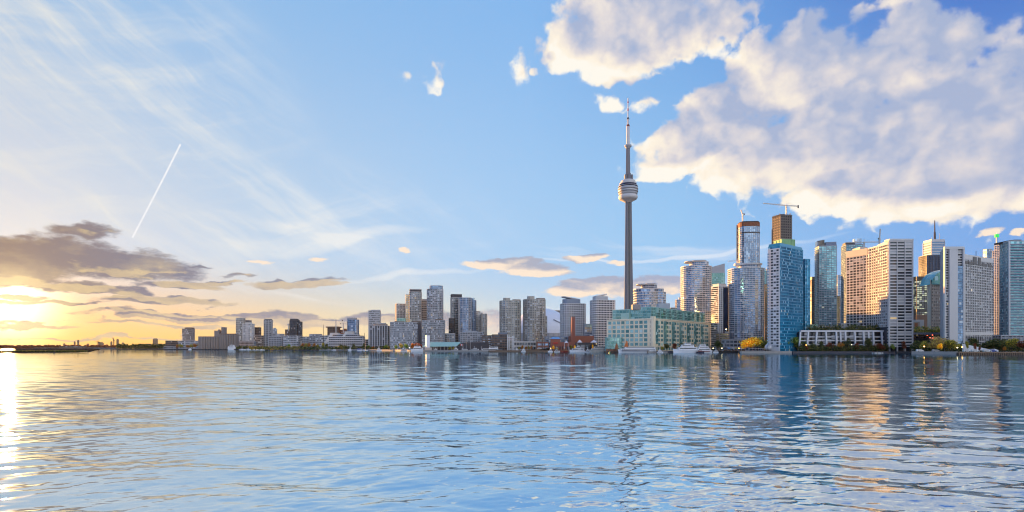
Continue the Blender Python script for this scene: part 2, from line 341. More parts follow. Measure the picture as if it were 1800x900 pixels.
# ------------------------------------------------------------------ mesh builder
ORG = {}
class MB:
    def __init__(s): s.v = []; s.f = []; s.uv = []; s.sm = []
    def quad(s, pts, uv=None, sm=False):
        i = len(s.v); s.v += [tuple(p) for p in pts]; s.f.append(tuple(range(i, i+len(pts))))
        s.uv.append(uv or [(0, 0)]*len(pts)); s.sm.append(sm)
    def prism(s, poly, z0, z1, bay=3.0, fh=3.0, cap=True, bottom=False, sm=False, poly2=None):
        p2 = poly2 or poly; u = 0; n = len(poly)
        for i in range(n):
            a, b = poly[i], poly[(i+1) % n]; a2, b2 = p2[i], p2[(i+1) % n]
            L = math.hypot(b[0]-a[0], b[1]-a[1]); nb = max(1, round(L/bay)) if bay < 900 else 1
            if n > 10 and bay < 900: nb = L/bay
            vv = (z1-z0)/fh
            s.quad([(a[0], a[1], z0), (b[0], b[1], z0), (b2[0], b2[1], z1), (a2[0], a2[1], z1)], [(u, 0), (u+nb, 0), (u+nb, vv), (u, vv)], sm)
            u += nb
        if cap: s.quad([(x, y, z1) for x, y in p2], [(.5, .5)]*n)
        if bottom: s.quad([(x, y, z0) for x, y in reversed(poly)], [(.5, .5)]*n)
        return s
    def box(s, x0, x1, y0, y1, z0, z1): return s.prism([(x0, y0), (x1, y0), (x1, y1), (x0, y1)], z0, z1, bottom=True)
    def obox(s, cx, cy, ang, L, W, z0, z1):
        c, q = math.cos(ang), math.sin(ang)
        P = [(cx+c*x-q*y, cy+q*x+c*y) for x, y in ((-L/2, -W/2), (L/2, -W/2), (L/2, W/2), (-L/2, W/2))]
        return s.prism(P, z0, z1, bottom=True)
    def cyl(s, cx, cy, z0, z1, r0, r1=None, n=10, sm=True):
        r1 = r0 if r1 is None else r1
        A = [(cx+r0*math.cos(2*math.pi*i/n), cy+r0*math.sin(2*math.pi*i/n)) for i in range(n)]
        B = [(cx+r1*math.cos(2*math.pi*i/n), cy+r1*math.sin(2*math.pi*i/n)) for i in range(n)]
        return s.prism(A, z0, z1, 999, 3, sm=sm, poly2=B, bottom=True)
    def lathe(s, cx, cy, prof, n=32):
        for (r0, z0), (r1, z1) in zip(prof, prof[1:]):
            for i in range(n):
                a, b = 2*math.pi*i/n, 2*math.pi*(i+1)/n
                s.quad([(cx+r0*math.cos(a), cy+r0*math.sin(a), z0), (cx+r0*math.cos(b), cy+r0*math.sin(b), z0),
                        (cx+r1*math.cos(b), cy+r1*math.sin(b), z1), (cx+r1*math.cos(a), cy+r1*math.sin(a), z1)], sm=True)
        return s
    def beam(s, p, q, w, h=None):
        p, q = Vector(p), Vector(q); d = (q-p).normalized(); h = h or w
        up = Vector((0, 0, 1)) if abs(d.z) < .95 else Vector((1, 0, 0))
        a = d.cross(up).normalized()*w/2; b = a.cross(d).normalized()*h/2
        A = [p-a-b, p+a-b, p+a+b, p-a+b]; B = [x+(q-p) for x in A]
        for i in range(4): s.quad([A[i], A[(i+1) % 4], B[(i+1) % 4], B[i]])
        s.quad(A[::-1]); s.quad(B); return s
    def lattice(s, p, q, w, t, n):
        p, q = Vector(p), Vector(q); d = (q-p).normalized()
        up = Vector((0, 0, 1)) if abs(d.z) < .8 else Vector((1, 0, 0))
        a = d.cross(up).normalized()*w/2; b = a.cross(d).normalized()*w/2
        C = [-a-b, a-b, a+b, -a+b]
        for c in C: s.beam(p+c, q+c, t)
        for k in range(n):
            A = p+(q-p)*k/n; B = p+(q-p)*(k+1)/n
            for i in range(4):
                c1, c2 = C[i], C[(i+1) % 4]
                if k % 2: c1, c2 = c2, c1
                s.beam(A+c1, B+c2, t*.7)
        return s
    def build(s, name, mat, parent=None):
        org = ORG.get(parent.name, Vector((0, 0, 0))) if parent else Vector((0, 0, 0))
        me = bpy.data.meshes.new(name)
        V = np.array(s.v, dtype=float).reshape(-1, 3) - np.array(org)
        me.from_pydata(V.tolist(), [], s.f); 
        uvl = me.uv_layers.new(name='UVMap')
        uvl.data.foreach_set('uv', [c for f in s.uv for p in f for c in p])
        if any(s.sm): me.polygons.foreach_set('use_smooth', s.sm)
        o = bpy.data.objects.new(name, me); COL.objects.link(o)
        me.materials.append(MATS[mat])
        if parent: o.parent = parent; ORG[o.name] = org
        else: ORG[o.name] = org
        return o
def thing(name, label, cat, loc=(0, 0, 0), group=None):
    o = bpy.data.objects.new(name, None); COL.objects.link(o); o.location = loc
    o['label'] = label; o['category'] = cat
    if group: o['group'] = group
    ORG[o.name] = Vector(loc); return o
def tag(o, label, cat, group=None):
    o['label'] = label; o['category'] = cat
    if group: o['group'] = group
    return o
def struct(o): o['kind'] = 'structure'; return o
def dup(root, loc, label=None, scale=None, rotz=0, color=None):
    r = root.copy(); COL.objects.link(r); r.location = loc; r.rotation_euler = (0, 0, rotz)
    if scale: r.scale = scale if isinstance(scale, tuple) else (scale,)*3
    if label: r['label'] = label
    for ch in root.children:
        c = ch.copy(); COL.objects.link(c); c.parent = r
        for g_ in ch.children:
            d = g_.copy(); COL.objects.link(d); d.parent = c
    return r

def X(px, Y): return (px-900)/1000*Y
def Z(py, Y): return CAMH+(HOR-py)/1000*Y
GZ = 1.6     # ground level of the land
def rect(w, d, deg=0):
    a = R(deg); c, q = math.cos(a), math.sin(a)
    return [(c*x-q*y, q*x+c*y) for x, y in ((-w/2, -d/2), (w/2, -d/2), (w/2, d/2), (-w/2, d/2))]
def rrect(w, d, r, deg=0, n=5):
    a = R(deg); c, q = math.cos(a), math.sin(a); P = []
    for (sx, sy, a0) in ((1, -1, -90), (1, 1, 0), (-1, 1, 90), (-1, -1, 180)):
        for i in range(n+1):
            t = R(a0+90*i/n); P.append((sx*(w/2-r)+r*math.cos(t), sy*(d/2-r)+r*math.sin(t)))
    return [(c*x-q*y, q*x+c*y) for x, y in P]
def ell(w, d, deg=0, n=28):
    a = R(deg); c, q = math.cos(a), math.sin(a)
    return [(c*x-q*y, q*x+c*y) for x, y in ((w/2*math.cos(2*math.pi*i/n), d/2*math.sin(2*math.pi*i/n)) for i in range(n))]
def fit(shape, px0, px1, Y):
    s, tx, ty = 1.0, X((px0+px1)/2, Y), Y
    for _ in range(14):
        ty = Y - min(y for x, y in shape)*s
        us = [(tx+x*s)/(ty+y*s) for x, y in shape]; a, b = min(us), max(us)
        s *= ((px1-px0)/1000)/(b-a)
        ty = Y - min(y for x, y in shape)*s
        us = [(tx+x*s)/(ty+y*s) for x, y in shape]; a, b = min(us), max(us)
        tx += ((px0+px1-1800)/2000-(a+b)/2)*ty
    return [(tx+x*s, ty+y*s) for x, y in shape]
def offset(poly, d):
    n = len(poly); out = []
    for i in range(n):
        p0, p1, p2 = poly[i-1], poly[i], poly[(i+1) % n]
        e1 = Vector((p1[0]-p0[0], p1[1]-p0[1])).normalized(); e2 = Vector((p2[0]-p1[0], p2[1]-p1[1])).normalized()
        n1 = Vector((e1.y, -e1.x)); n2 = Vector((e2.y, -e2.x)); m = (n1+n2)
        m = m/max(.3, m.dot(n1)) if m.length > 1e-6 else n1
        out.append((p1[0]+m.x*d, p1[1]+m.y*d))
    return out
def scalep(poly, s, sx=0, sy=0):
    cx = sum(p[0] for p in poly)/len(poly); cy = sum(p[1] for p in poly)/len(poly)
    return [(cx+sx+(x-cx)*s, cy+sy+(y-cy)*s) for x, y in poly]
def centre(poly): return (sum(p[0] for p in poly)/len(poly), sum(p[1] for p in poly)/len(poly))

def facade(root, fp, z0, z1, fh, bay=3.2, gl='glass_grey', wl='concrete', band=.32, bo=.25, pier=.3, po=.35, edges=None, parapet=1.2, skip=()):
    """one block of a building: glazing with floor bands and piers round it"""
    nf = max(1, round((z1-z0)/fh)); fh = (z1-z0)/nf
    MB().prism(fp, z0, z1-.05, bay, fh).build('glazing', gl, root)
    if band > 0:
        b = MB(); rp = offset(fp, bo)
        for k in range(nf+1):
            if k in skip: continue
            za = z0+k*fh-(band*fh*.5 if k else 0); zb = z0+k*fh+band*fh*.5
            if k == nf: zb = z1+parapet*.5
            b.prism(rp, za, zb, bottom=True)
        b.build('floor_band', wl, root)
    if pier > 0:
        p = MB(); n = len(fp)
        for i in range(n):
            if edges is not None and i not in edges: continue
            a, c = fp[i], fp[(i+1) % n]; L = math.hypot(c[0]-a[0], c[1]-a[1])
            if L < bay*.6 and n > 8 and i % 2: continue
            nb = max(1, round(L/bay)); an = math.atan2(c[1]-a[1], c[0]-a[0])
            for k in range(nb+1 if n <= 8 else nb):
                t = k/nb; x, y = a[0]+(c[0]-a[0])*t, a[1]+(c[1]-a[1])*t
                p.obox(x, y, an, pier, po*2, z0, z1+parapet*.3)
        p.build('pier', wl, root)
def roofbox(root, fp, z0, z1, mat='grey', s=.5, sx=0, sy=0, lid=True):
    q = scalep(fp, s, sx, sy)
    o = MB().prism(q, z0, z1)
    if lid: o.prism(offset(q, .4), z1, z1+.5, bottom=True)
    return o.build('roof_plant_room', mat, root)
def balconies(root, fp, edge, t0, t1, z0, z1, fh, depth=1.6, mat='white', rail='glass_sky', n=None):
    """a stack of balconies on one side of the building"""
    a, c = fp[edge], fp[(edge+1) % len(fp)]
    e = Vector((c[0]-a[0], c[1]-a[1])); L = e.length; e.normalize(); nn = Vector((e.y, -e.x)); an = math.atan2(e.y, e.x)
    m = (t0+t1)/2*L; w = (t1-t0)*L; cx, cy = a[0]+e.x*m+nn.x*depth/2, a[1]+e.y*m+nn.y*depth/2
    k = 0; s = MB(); r = MB(); z = z0
    while z < z1-1:
        s.obox(cx, cy, an, w, depth, z, z+.25); r.obox(cx+nn.x*depth*.45, cy+nn.y*depth*.45, an, w*.98, .1, z+.25, z+1.2); z += fh
    o = s.build('balcony_stack', mat, root); r.build('balcony_rail', rail, o)
def block(name, label, cat, px0, px1, top, Y, shape, fl=3.4, base=None, group=None, **kw):
    """a whole building from its outline in plan"""
    fp = fit(shape, px0, px1, Y); z1 = Z(top, Y); c = centre(fp)
    z0 = GZ if base is None else Z(base, Y)
    t = thing(name, label, cat, (c[0], c[1], z0), group)
    rb = kw.pop('roof', None)
    facade(t, fp, z0, z1, fl*Y/1000, **kw)
    if rb:
        for r in (rb if isinstance(rb, list) else [rb]): roofbox(t, fp, z1, z1+r[0]*Y/1000, *r[1:])
    return t, fp, z1

# ------------------------------------------------------------------ water
def build_water():
    rs = [5.0]
    while rs[-1] < 2600: rs.append(rs[-1]+max(.045, .0018*rs[-1]**1.22))
    rs = np.array(rs); nc = 1450
    th = np.linspace(R(-84), R(84), nc)
    RR, TT = np.meshgrid(rs, th, indexing='ij')
    xs = RR*np.sin(TT); ys = RR*np.cos(TT)
    dr = np.gradient(rs)[:, None]
    h = np.zeros_like(xs); rg = np.random.RandomState(3)
    for i in range(130):
        lam = math.exp(rg.uniform(math.log(.28), math.log(11)))
        ang = R(90)+rg.normal(0, R(34))+ (R(12) if lam < 2 else R(-8))
        k = 2*math.pi/lam; slope = .0070*(1.0 if lam < 3 else .78)
        amp = slope/k
        att = np.clip((lam/(dr*3.2)-.55)/.9, 0, 1)
        ph = rg.uniform(0, 6.28)
        warp = .35*lam*np.sin(xs*.11/lam**.5+ph)+.3*lam*np.sin(ys*.07+ph*2)
        arg = k*((xs+warp*.5)*math.cos(ang)+(ys+warp)*math.sin(ang))+ph
        w = np.sin(arg); h += amp*att*(w+.25*np.cos(2*arg))
    # gusts: calmer and rougher patches
    gust = .95+.28*np.sin(xs*.021+1.3+.6*np.sin(ys*.013))*np.sin(ys*.017+.4)+.22*np.sin(xs*.06+ys*.045)
    h *= gust
    fade = np.clip((2500-RR)/900, 0, 1); h *= fade
    nr = len(rs); V = np.stack([xs, ys, h], -1).reshape(-1, 3)
    idx = np.arange(nr*nc).reshape(nr, nc)
    q = np.stack([idx[:-1, :-1], idx[:-1, 1:], idx[1:, 1:], idx[1:, :-1]], -1).reshape(-1, 4)[:, ::-1]
    # outer flat sheet, to the horizon
    B = 14000.0
    extra = np.array([(-B, -B, -.35), (B, -B, -.35), (B, B, -.35), (-B, B, -.35)]); n0 = len(V)
    V = np.concatenate([V, extra]); q = np.concatenate([q, [[n0, n0+1, n0+2, n0+3]]])
    me = bpy.data.meshes.new('water'); me.vertices.add(len(V)); me.vertices.foreach_set('co', V.ravel())
    me.loops.add(q.size); me.loops.foreach_set('vertex_index', q.ravel().astype(np.int32))
    me.polygons.add(len(q)); me.polygons.foreach_set('loop_start', np.arange(0, q.size, 4, dtype=np.int32))
    me.polygons.foreach_set('use_smooth', np.ones(len(q), dtype=bool))
    me.update(); me.validate()
    o = bpy.data.objects.new('water', me); COL.objects.link(o); struct(o)
    m, t, b = newmat('water'); me.materials.append(m)
    geo = t.n.new('ShaderNodeNewGeometry'); P_ = geo.outputs['Position']
    dist = t.v('LENGTH', P_)
    mp = t.v('MULTIPLY', P_, (.45, 1.0, 1.0))
    n1 = t.noise(mp, 1.5, 4, .55, dist=.4); n2 = t.noise(mp, .33, 3, .5, dist=.3)
    n3 = t.noise(mp, 6.5, 3, .6, dist=.3)
    hh = t.m('ADD', t.m('ADD', t.m('MULTIPLY', n1, .045), t.m('MULTIPLY', n2, .08)), t.m('MULTIPLY', n3, .011))
    bp = t.n.new('ShaderNodeBump'); bp.inputs['Distance'].default_value = 1.0
    gp = t.noise(t.v('MULTIPLY', P_, (.004, .012, 1)), 1, 4, .55)
    t.put(bp.inputs['Strength'], t.m('MULTIPLY_ADD', t.ss(gp, .38, .66), .30, .17)); t.put(bp.inputs['Height'], hh)
    t.n.remove(b)
    gl = t.n.new('ShaderNodeBsdfGlossy'); gl.inputs['Roughness'].default_value = .035; gl.inputs['Color'].default_value = (.80, .91, .97, 1)
    t.l.new(bp.outputs[0], gl.inputs['Normal'])
    df = t.n.new('ShaderNodeBsdfDiffuse'); df.inputs['Color'].default_value = (.008, .050, .085, 1); t.l.new(bp.outputs[0], df.inputs['Normal'])
    fr = t.n.new('ShaderNodeFresnel'); fr.inputs[0].default_value = 1.33; t.l.new(bp.outputs[0], fr.inputs['Normal'])
    mx = t.n.new('ShaderNodeMixShader')
    fac = t.m('MULTIPLY_ADD', t.m('POWER', fr.outputs[0], .62),   .78, .05, clamp=True)
    t.put(mx.inputs[0], fac); t.l.new(df.outputs[0], mx.inputs[1]); t.l.new(gl.outputs[0], mx.inputs[2])
    out = [n for n in t.n if n.type == 'OUTPUT_MATERIAL'][0]; t.l.new(mx.outputs[0], out.inputs[0])
build_water()

# ------------------------------------------------------------------ land, quays, lawn
def P2(px, Y): return (X(px, Y), Y)
shore = [P2(1990, 392), P2(1684, 392), P2(1683, 405), P2(1604, 430), P2(1600, 470), P2(1560, 492), P2(1400, 500), P2(1302, 496), P2(1296, 585), P2(1258, 560),
         P2(1170, 548), P2(1085, 575), P2(1000, 640), P2(930, 665), P2(860, 690), P2(742, 730), P2(690, 860), P2(640, 960), P2(560, 1080), P2(480, 1180), P2(400, 1320), P2(300, 1500),
         P2(220, 1750), P2(150, 2000), P2(60, 2400), P2(-60, 3000), P2(-260, 3600)]
land = MB()
poly = shore+[(-13900, 9000), (-13900, 13900), (13900, 13900), (13900, 392)]
land.prism(poly[::-1] if sum((poly[i][0]*poly[(i+1) % len(poly)][1]-poly[(i+1) % len(poly)][0]*poly[i][1]) for i in range(len(poly))) < 0 else poly, -2, GZ)
struct(land.build('ground', 'asphalt'))
lw = MB(); lp = [P2(1606, 433), P2(1682, 408), P2(1690, 396), P2(1950, 396), P2(1950, 455), P2(1605, 455)]
lw.prism(lp, GZ+.004, GZ+.12); struct(lw.build('lawn', 'lawn'))
# stone quay edges
def quay(name, pts, mat, z, w, label, zlow=-1.5):
    m = MB()
    for a, b in zip(pts, pts[1:]):
        L = math.hypot(b[0]-a[0], b[1]-a[1]); m.obox((a[0]+b[0])/2, (a[1]+b[1])/2, math.atan2(b[1]-a[1], b[0]-a[0]), L, w, zlow, z)
    return tag(m.build(name, mat), label, 'quay wall')
quay('quay_wall', [P2(1302, 494), P2(1390, 494)], 'stone', 1.9, 4, 'pale stone quay edge below the yellow tree and silver dome')
quay('quay_wall', [P2(1392, 499), P2(1600, 491)], 'charcoal', 1.75, 3, 'long dark quay wall below the terraced white podium')
quay('quay_wall', [P2(1604, 428), P2(1683, 403)], 'stone', 2.2, 3, 'pale rubble stone quay below the big bronze tree')
qw = thing('timber_seawall', 'dark timber piled seawall along the grass park edge', 'seawall', (*P2(1690, 390), 0))
m = MB(); x0, y0 = P2(1685, 390); x1 = X(1960, 390); m.box(x0, x1, 389.6, 390.6, 1.3, 2.1); m.build('cap_beam', 'wood', qw)
m = MB(); x = x0
while x < x1: m.box(x, x+.5, 389.4, 389.9, -1, 1.4); x += 1.25
m.build('piling', 'wood', qw)
m = MB(); m.box(x0, x1, 390.1, 390.8, -1, 1.25); m.build('backing', 'hull_dark', qw)
quay('quay_wall', [P2(1258, 558), P2(1172, 546), P2(1086, 573)], 'charcoal', 1.9, 2.5, 'dark quay wall where the white yachts berth')
quay('quay_wall', [P2(1084, 574), P2(1000, 638), P2(930, 663), P2(860, 688)], 'wood', 1.8, 2.5, 'brown timber boardwalk edge by the tall ship')
quay('quay_wall', [P2(858, 689), P2(744, 728)], 'stone', 1.8, 2.5, 'low stone quay beneath the green roofed shed')
quay('quay_wall', [P2(740, 735), P2(690, 858), P2(640, 958), P2(562, 1078)], 'stone', 2.1, 3, 'long stone quay west of the lighthouse column')
# low sandbar on the left, a dark spit with scrub
sb = MB()
ptsA = [P2(-80, 500), P2(0, 520), P2(60, 560), P2(110, 610), P2(158, 690)]; ptsB = [P2(176, 1500), P2(160, 2400), P2(27, 2600), P2(27, 620), P2(0, 580), P2(-80, 560)]
sb.prism(ptsA+ptsB, -1, .7); struct(sb.build('sandbar', 'earth'))
hl = MB()
for i in range(14):
    xa, xb = -40+i*26, -10+i*26+6
    Yh = 7000; h0 = 12+10*abs(math.sin(i*1.7))
    hl.prism([P2(xa, Yh), P2(xb, Yh), P2(xb, Yh+900), P2(xa, Yh+900)], 0, 5+h0)
struct(hl.build('far_shore', 'far_haze_brown'))

# ------------------------------------------------------------------ the tall needle tower
cx, cy = X(1104, 1250), 1250
tw = thing('observation_tower', 'very tall slim concrete tower with round pod and needle antenna, tallest in the skyline', 'tower', (cx, cy, GZ))
zz = lambda py: Z(py, 1250)
m = MB()
lv = [(zz(612), 1.0), (zz(575), .92), (zz(520), .80), (zz(460), .70), (zz(400), .62), (zz(350), .57)]
for (za, sa), (zb, sb_) in zip(lv, lv[1:]):
    for k in range(3):                       # three tapering wings round a hexagonal core
        a = R(90+120*k+22); c_, s_ = math.cos(a), math.sin(a)
        def wing(s):
            L, w0, w1 = 13.5*s, 5.2*s, 3.4*s
            return [(cx-s_*w0*-1*-1, cy+c_*w0*-1*-1)] and [(cx+s_*w0, cy-c_*w0), (cx+c_*L+s_*w1, cy+s_*L-c_*w1), (cx+c_*L-s_*w1, cy+s_*L+c_*w1), (cx-s_*w0, cy+c_*w0)]
        A, B_ = wing(sa), wing(sb_); m.prism(A, za, zb, 999, 9, poly2=B_, cap=False)
    H = lambda s: [(cx+8.0*s*math.cos(R(60*i+22)), cy+8.0*s*math.sin(R(60*i+22))) for i in range(6)]
    m.prism(H(sa), za, zb, 999, 9, poly2=H(sb_), cap=False)
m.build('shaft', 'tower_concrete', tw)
gw = MB()
for k in range(3):
    a = R(90+120*k+22+60); 
    gw.beam((cx+math.cos(a)*7.6, cy+math.sin(a)*7.6, zz(610)), (cx+math.cos(a)*4.6, cy+math.sin(a)*4.6, zz(352)), 2.2, 1.6)
gw.build('lift_window_strip', 'window_dark', tw)
K = 1.25
pod = MB().lathe(cx, cy, [(6, zz(356)), (12*K, zz(352)), (15*K, zz(350.5)), (16.4*K, zz(348.5)), (16.8*K, zz(346.5)), (16.2*K, zz(344.3)), (14*K, zz(343))], 40); pod.build('radome_ring', 'white', tw)
MB().lathe(cx, cy, [(14*K, zz(343)), (14.6*K, zz(342)), (16.2*K, zz(341.6)), (16.6*K, zz(339.8)), (15.4*K, zz(339.4)), (14.8*K, zz(338.2))], 40).build('lower_deck', 'mid_grey', tw)
MB().lathe(cx, cy, [(14.8*K, zz(338.2)), (17.3*K, zz(337.6)), (17.4*K, zz(335.8)), (15.8*K, zz(335.5)), (15.6*K, zz(334.1))], 40).build('observation_deck', 'steel', tw)
MB().lathe(cx, cy, [(15.6*K, zz(334.1)), (17.6*K, zz(333.6)), (17.6*K, zz(331.6)), (16.8*K, zz(331.2)), (16.2*K, zz(329.8))], 40).build('upper_deck', 'mid_grey', tw)
pb = MB()
for i in range(48):
    a, b = 2*math.pi*i/48, 2*math.pi*(i+1)/48
    for (r0, z0, r1, z1, vv) in ((16.3*K, zz(329.8), 17.0*K, zz(328.4), 0), (15.6*K, zz(328.2), 14.6*K, zz(324.2), 1)):
        pb.quad([(cx+r0*math.cos(a), cy+r0*math.sin(a), z0), (cx+r0*math.cos(b), cy+r0*math.sin(b), z0), (cx+r1*math.cos(b), cy+r1*math.sin(b), z1), (cx+r1*math.cos(a), cy+r1*math.sin(a), z1)], [(i, vv), (i+1, vv), (i+1, vv+1), (i, vv+1)])
pb.build('restaurant_glazing', 'glass_navy', tw)
MB().lathe(cx, cy, [(17.0*K, zz(328.4)), (17.1*K, zz(327.9)), (15.6*K, zz(327.6))], 40).build('ledge', 'white', tw)
MB().lathe(cx, cy, [(14.8*K, zz(324.2)), (14.8*K, zz(322.4)), (12.6*K, zz(321)), (12.4*K, zz(318.4)), (9.5*K, zz(316.6)), (4, zz(316.2))], 40).build('pod_roof', 'light_concrete', tw)
for (sx_, w_, a_, b_) in ((-4.6, 3.4, 317, 307.5), (1.5, 5.0, 317, 305.5), (6.2, 3.0, 317, 308)):
    MB().box(cx+(sx_-w_/2)*K, cx+(sx_+w_/2)*K, cy-6, cy+4, zz(a_), zz(b_)).build('plant_box', 'tower_concrete', tw)
hx = lambda s: [(cx+s*math.cos(R(60*i+10)), cy+s*math.sin(R(60*i+10))) for i in range(6)]
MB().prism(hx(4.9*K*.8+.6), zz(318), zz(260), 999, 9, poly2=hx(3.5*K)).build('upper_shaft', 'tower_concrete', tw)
MB().lathe(cx, cy, [(3.4*K, zz(261)), (5.0*K, zz(258.6)), (6.1*K, zz(257.6)), (6.1*K, zz(255.6)), (4.6*K, zz(254.2)), (3.0*K, zz(253.6))], 24).build('high_deck', 'mid_grey', tw)
MB().lathe(cx, cy, [(3.15*K, zz(254)), (2.75*K, zz(222.5))], 14).build('lower_mast', 'white', tw)
MB().lathe(cx, cy, [(2.8*K, zz(222.5)), (3.2*K, zz(221.6)), (1.9*K, zz(219))], 14).build('mast_collar', 'hull_red', tw)
MB().lathe(cx, cy, [(1.9*K, zz(219)), (1.7*K, zz(209))], 12).build('middle_mast', 'white', tw)
MB().lathe(cx, cy, [(2.2*K, zz(209.6)), (2.3*K, zz(208.6)), (1.1*K, zz(206.4))], 12).build('mast_collar', 'dark', tw)
for (a_, b_, mt) in ((206.4, 195, 'white'), (195, 190.5, 'red_paint'), (190.5, 181.5, 'white'), (181.5, 178.5, 'red_paint'), (178.5, 172, 'white')):
    MB().lathe(cx, cy, [(1.0*K, zz(a_)), (.85*K, zz(b_)), (0, zz(b_))], 10).build('antenna_section', mt, tw)

# ------------------------------------------------------------------ right side, front row
# gold lit hotel: slab tower with a concave side wing
A, B_ = P2(1563, 500), P2(1604, 500)
ht = thing('hotel_tower', 'cream concrete hotel slab beside a concave wing glowing gold in the sun', 'hotel', ((A[0]+B_[0])/2, 508, GZ))
fp = [A, B_, (B_[0]+4, 522), (A[0]+6, 524)]
facade(ht, fp, GZ+4, Z(424, 500), 2.62, 6.9, gl='window_dark', wl='light_concrete', band=.42, bo=.5, pier=.5, po=.65, parapet=2.2)
M_ = [P2(1560.5, 502.5), P2(1553, 509), P2(1543, 517), P2(1533, 525), P2(1524, 531), P2(1512, 537), P2(1500, 543), P2(1488.5, 549)]
arc = [(x, y) for x, y in M_]
back = [(x+9, y+15) for x, y in arc]
wf = arc[::-1]+[A, (A[0]+10, 524)]+[(352, 572), (340, 574)]
wg = thing('hotel_wing', 'curved hotel wing of deep window grids, its near half lit bright gold', 'hotel', (327, 535, GZ))
facade(wg, wf, Z(576, 520), 96.6, 2.55, 3.0, gl='window_dark', wl='light_concrete', band=.32, bo=.55, pier=.42, po=.75, parapet=2.0)
MB().prism(scalep(wf, .93), GZ, Z(576, 520)).build('podium_core', 'charcoal', wg)
# unbroken parapet band on the far half of the wing
q = offset(arc[::-1][:4], .0)
m = MB()
for a, b in zip(arc[4:-1], arc[5:]):
    L = math.hypot(b[0]-a[0], b[1]-a[1]); an = math.atan2(b[1]-a[1], b[0]-a[0]); m.obox((a[0]+b[0])/2-.2, (a[1]+b[1])/2-.9, an, L+1.0, 1.2, 91.5, 97.6)
m.build('blank_parapet', 'warm_concrete', wg)
MB().box(334, 341, 546, 558, 95, 101.5).build('roof_plant_room', 'warm_concrete', wg)
# ground columns and lobby of the slab
for k in range(4): MB().box(A[0]+k*6.7, A[0]+k*6.7+.9, 499.6, 501, GZ, GZ+4.4).build('column', 'light_concrete', ht)
MB().box(A[0]+1, B_[0], 504, 520, GZ, GZ+4).build('lobby', 'glass_dark', ht)
MB().box(A[0]-.4, B_[0]+.4, 499, 506, Z(424, 500)+.4, Z(422, 500)+1).build('roof_cornice', 'light_concrete', ht)

# terraced white podium building in front
pt = thing('terrace_building', 'long low white framed terrace building with sloping end columns at the quay', 'building', (X(1484, 505), 510, GZ))
a0, a1 = X(1406, 507), X(1562, 507)
MB().prism([(a0+2, 511), (a1, 511), (a1, 540), (a0+2, 540)], GZ, Z(584, 507), 4, 3.6).build('glazing', 'window_dark', pt)
for k, py in enumerate((606.5, 599.5, 592.8, 583)):
    m = MB(); dpt = 507-(.0 if k < 3 else .8)
    m.box(a0+1+k*.2, a1, dpt+k*.9-.4, 511.5, Z(py, 507)-.1, Z(py, 507)+(.75 if k < 3 else 1.3)); m.build('terrace_slab', 'white', pt)
xs_ = [1407, 1421, 1436, 1452, 1470, 1477.5, 1486, 1502.5, 1518, 1527, 1535, 1550, 1561]
for i, px in enumerate(xs_):
    w = 1.3 if i not in (5, 9) else .8
    xx = X(px, 507); lean = -1.7 if px < 1445 else 0
    MB().beam((xx+lean, 506.2, GZ if i in (0,) else GZ+3), (xx, 507.2, Z(583.5, 507)), w, 1.2).build('sloping_column', 'white', pt)
MB().box(a0+4, a1, 512, 538, Z(584, 507), Z(583, 507)+.3).build('roof_garden_deck', 'earth', pt)

# blue glass condominium: white slab face, azure main face, lower wing
c0 = P2(1371, 500)
bt = thing('blue_condominium', 'tall bright azure glass condominium with a white windowed left face', 'apartment tower', (X(1385, 515), 520, GZ))
L_ = P2(1350.5, 508); Rr = P2(1411, 524)
fpb = [L_, c0, Rr, (Rr[0]+3, 552), (L_[0]+19, 545)]
zt = Z(432, 500)
facade(bt, fpb, GZ, zt, 2.62, 1.7, gl='glass_azure', wl='blue_panel', band=.30, bo=.22, pier=.28, po=.35, edges=(1, 2), parapet=1)
e = Vector((c0[0]-L_[0], c0[1]-L_[1])); Ll = e.length; e.normalize(); nn = Vector((e.y, -e.x)); an = math.atan2(e.y, e.x)
fw = MB(); wn_ = []
for (t0, t1) in ((.0, .36), (.62, .70), (.93, 1.0), (.36, .62), (.70, .93)):
    pass
mid = (L_[0]+e.x*Ll*.5+nn.x*.5, L_[1]+e.y*Ll*.5+nn.y*.5)
MB().obox(mid[0], mid[1], an, Ll*1.0, .9, GZ, zt-2).build('white_wall', 'white', bt)
nfl = 34; fhh = (zt-GZ-6)/nfl
proto = None
for k in range(nfl):
    for j, (t, w) in enumerate(((.36, 1.9), (.60, .9), (.84, 1.7))):
        if j == 1 and k % 2: continue
        x_, y_ = L_[0]+e.x*Ll*t+nn.x*1.0, L_[1]+e.y*Ll*t+nn.y*1.0; z_ = GZ+4+k*fhh
        if proto is None:
            o = MB().obox(x_, y_, an, w, .16, z_, z_+1.55).build('window', 'window_dark', bt); proto = (o, (x_, y_, z_), w)
        else:
            c = proto[0].copy(); COL.objects.link(c); c.parent = bt
            # same pane, moved along the wall
            c.location = (x_-proto[1][0], y_-proto[1][1], z_-proto[1][2])
balconies(bt, [L_, c0], 0, -.02, .17, GZ+4, zt-4, fhh, 1.9, 'offwhite', 'glass_sky')
MB().prism(scalep(fpb, .97), zt, zt+2.6, bottom=True).build('blue_crown', 'blue_panel', bt)
MB().prism(scalep(fpb, .55, 1, 4), zt+2.6, zt+5.5).build('roof_plant_room', 'blue_panel', bt)
t, f_, z_ = block('blue_condominium_wing', 'lower azure glass wing stepping down on the right of the blue condominium', 'apartment tower', 1406, 1423.5, 456, 532, rect(12, 20, 6), fl=4.9, bay=1.8, gl='glass_azure', wl='blue_panel', band=.28, bo=.2, pier=.25)

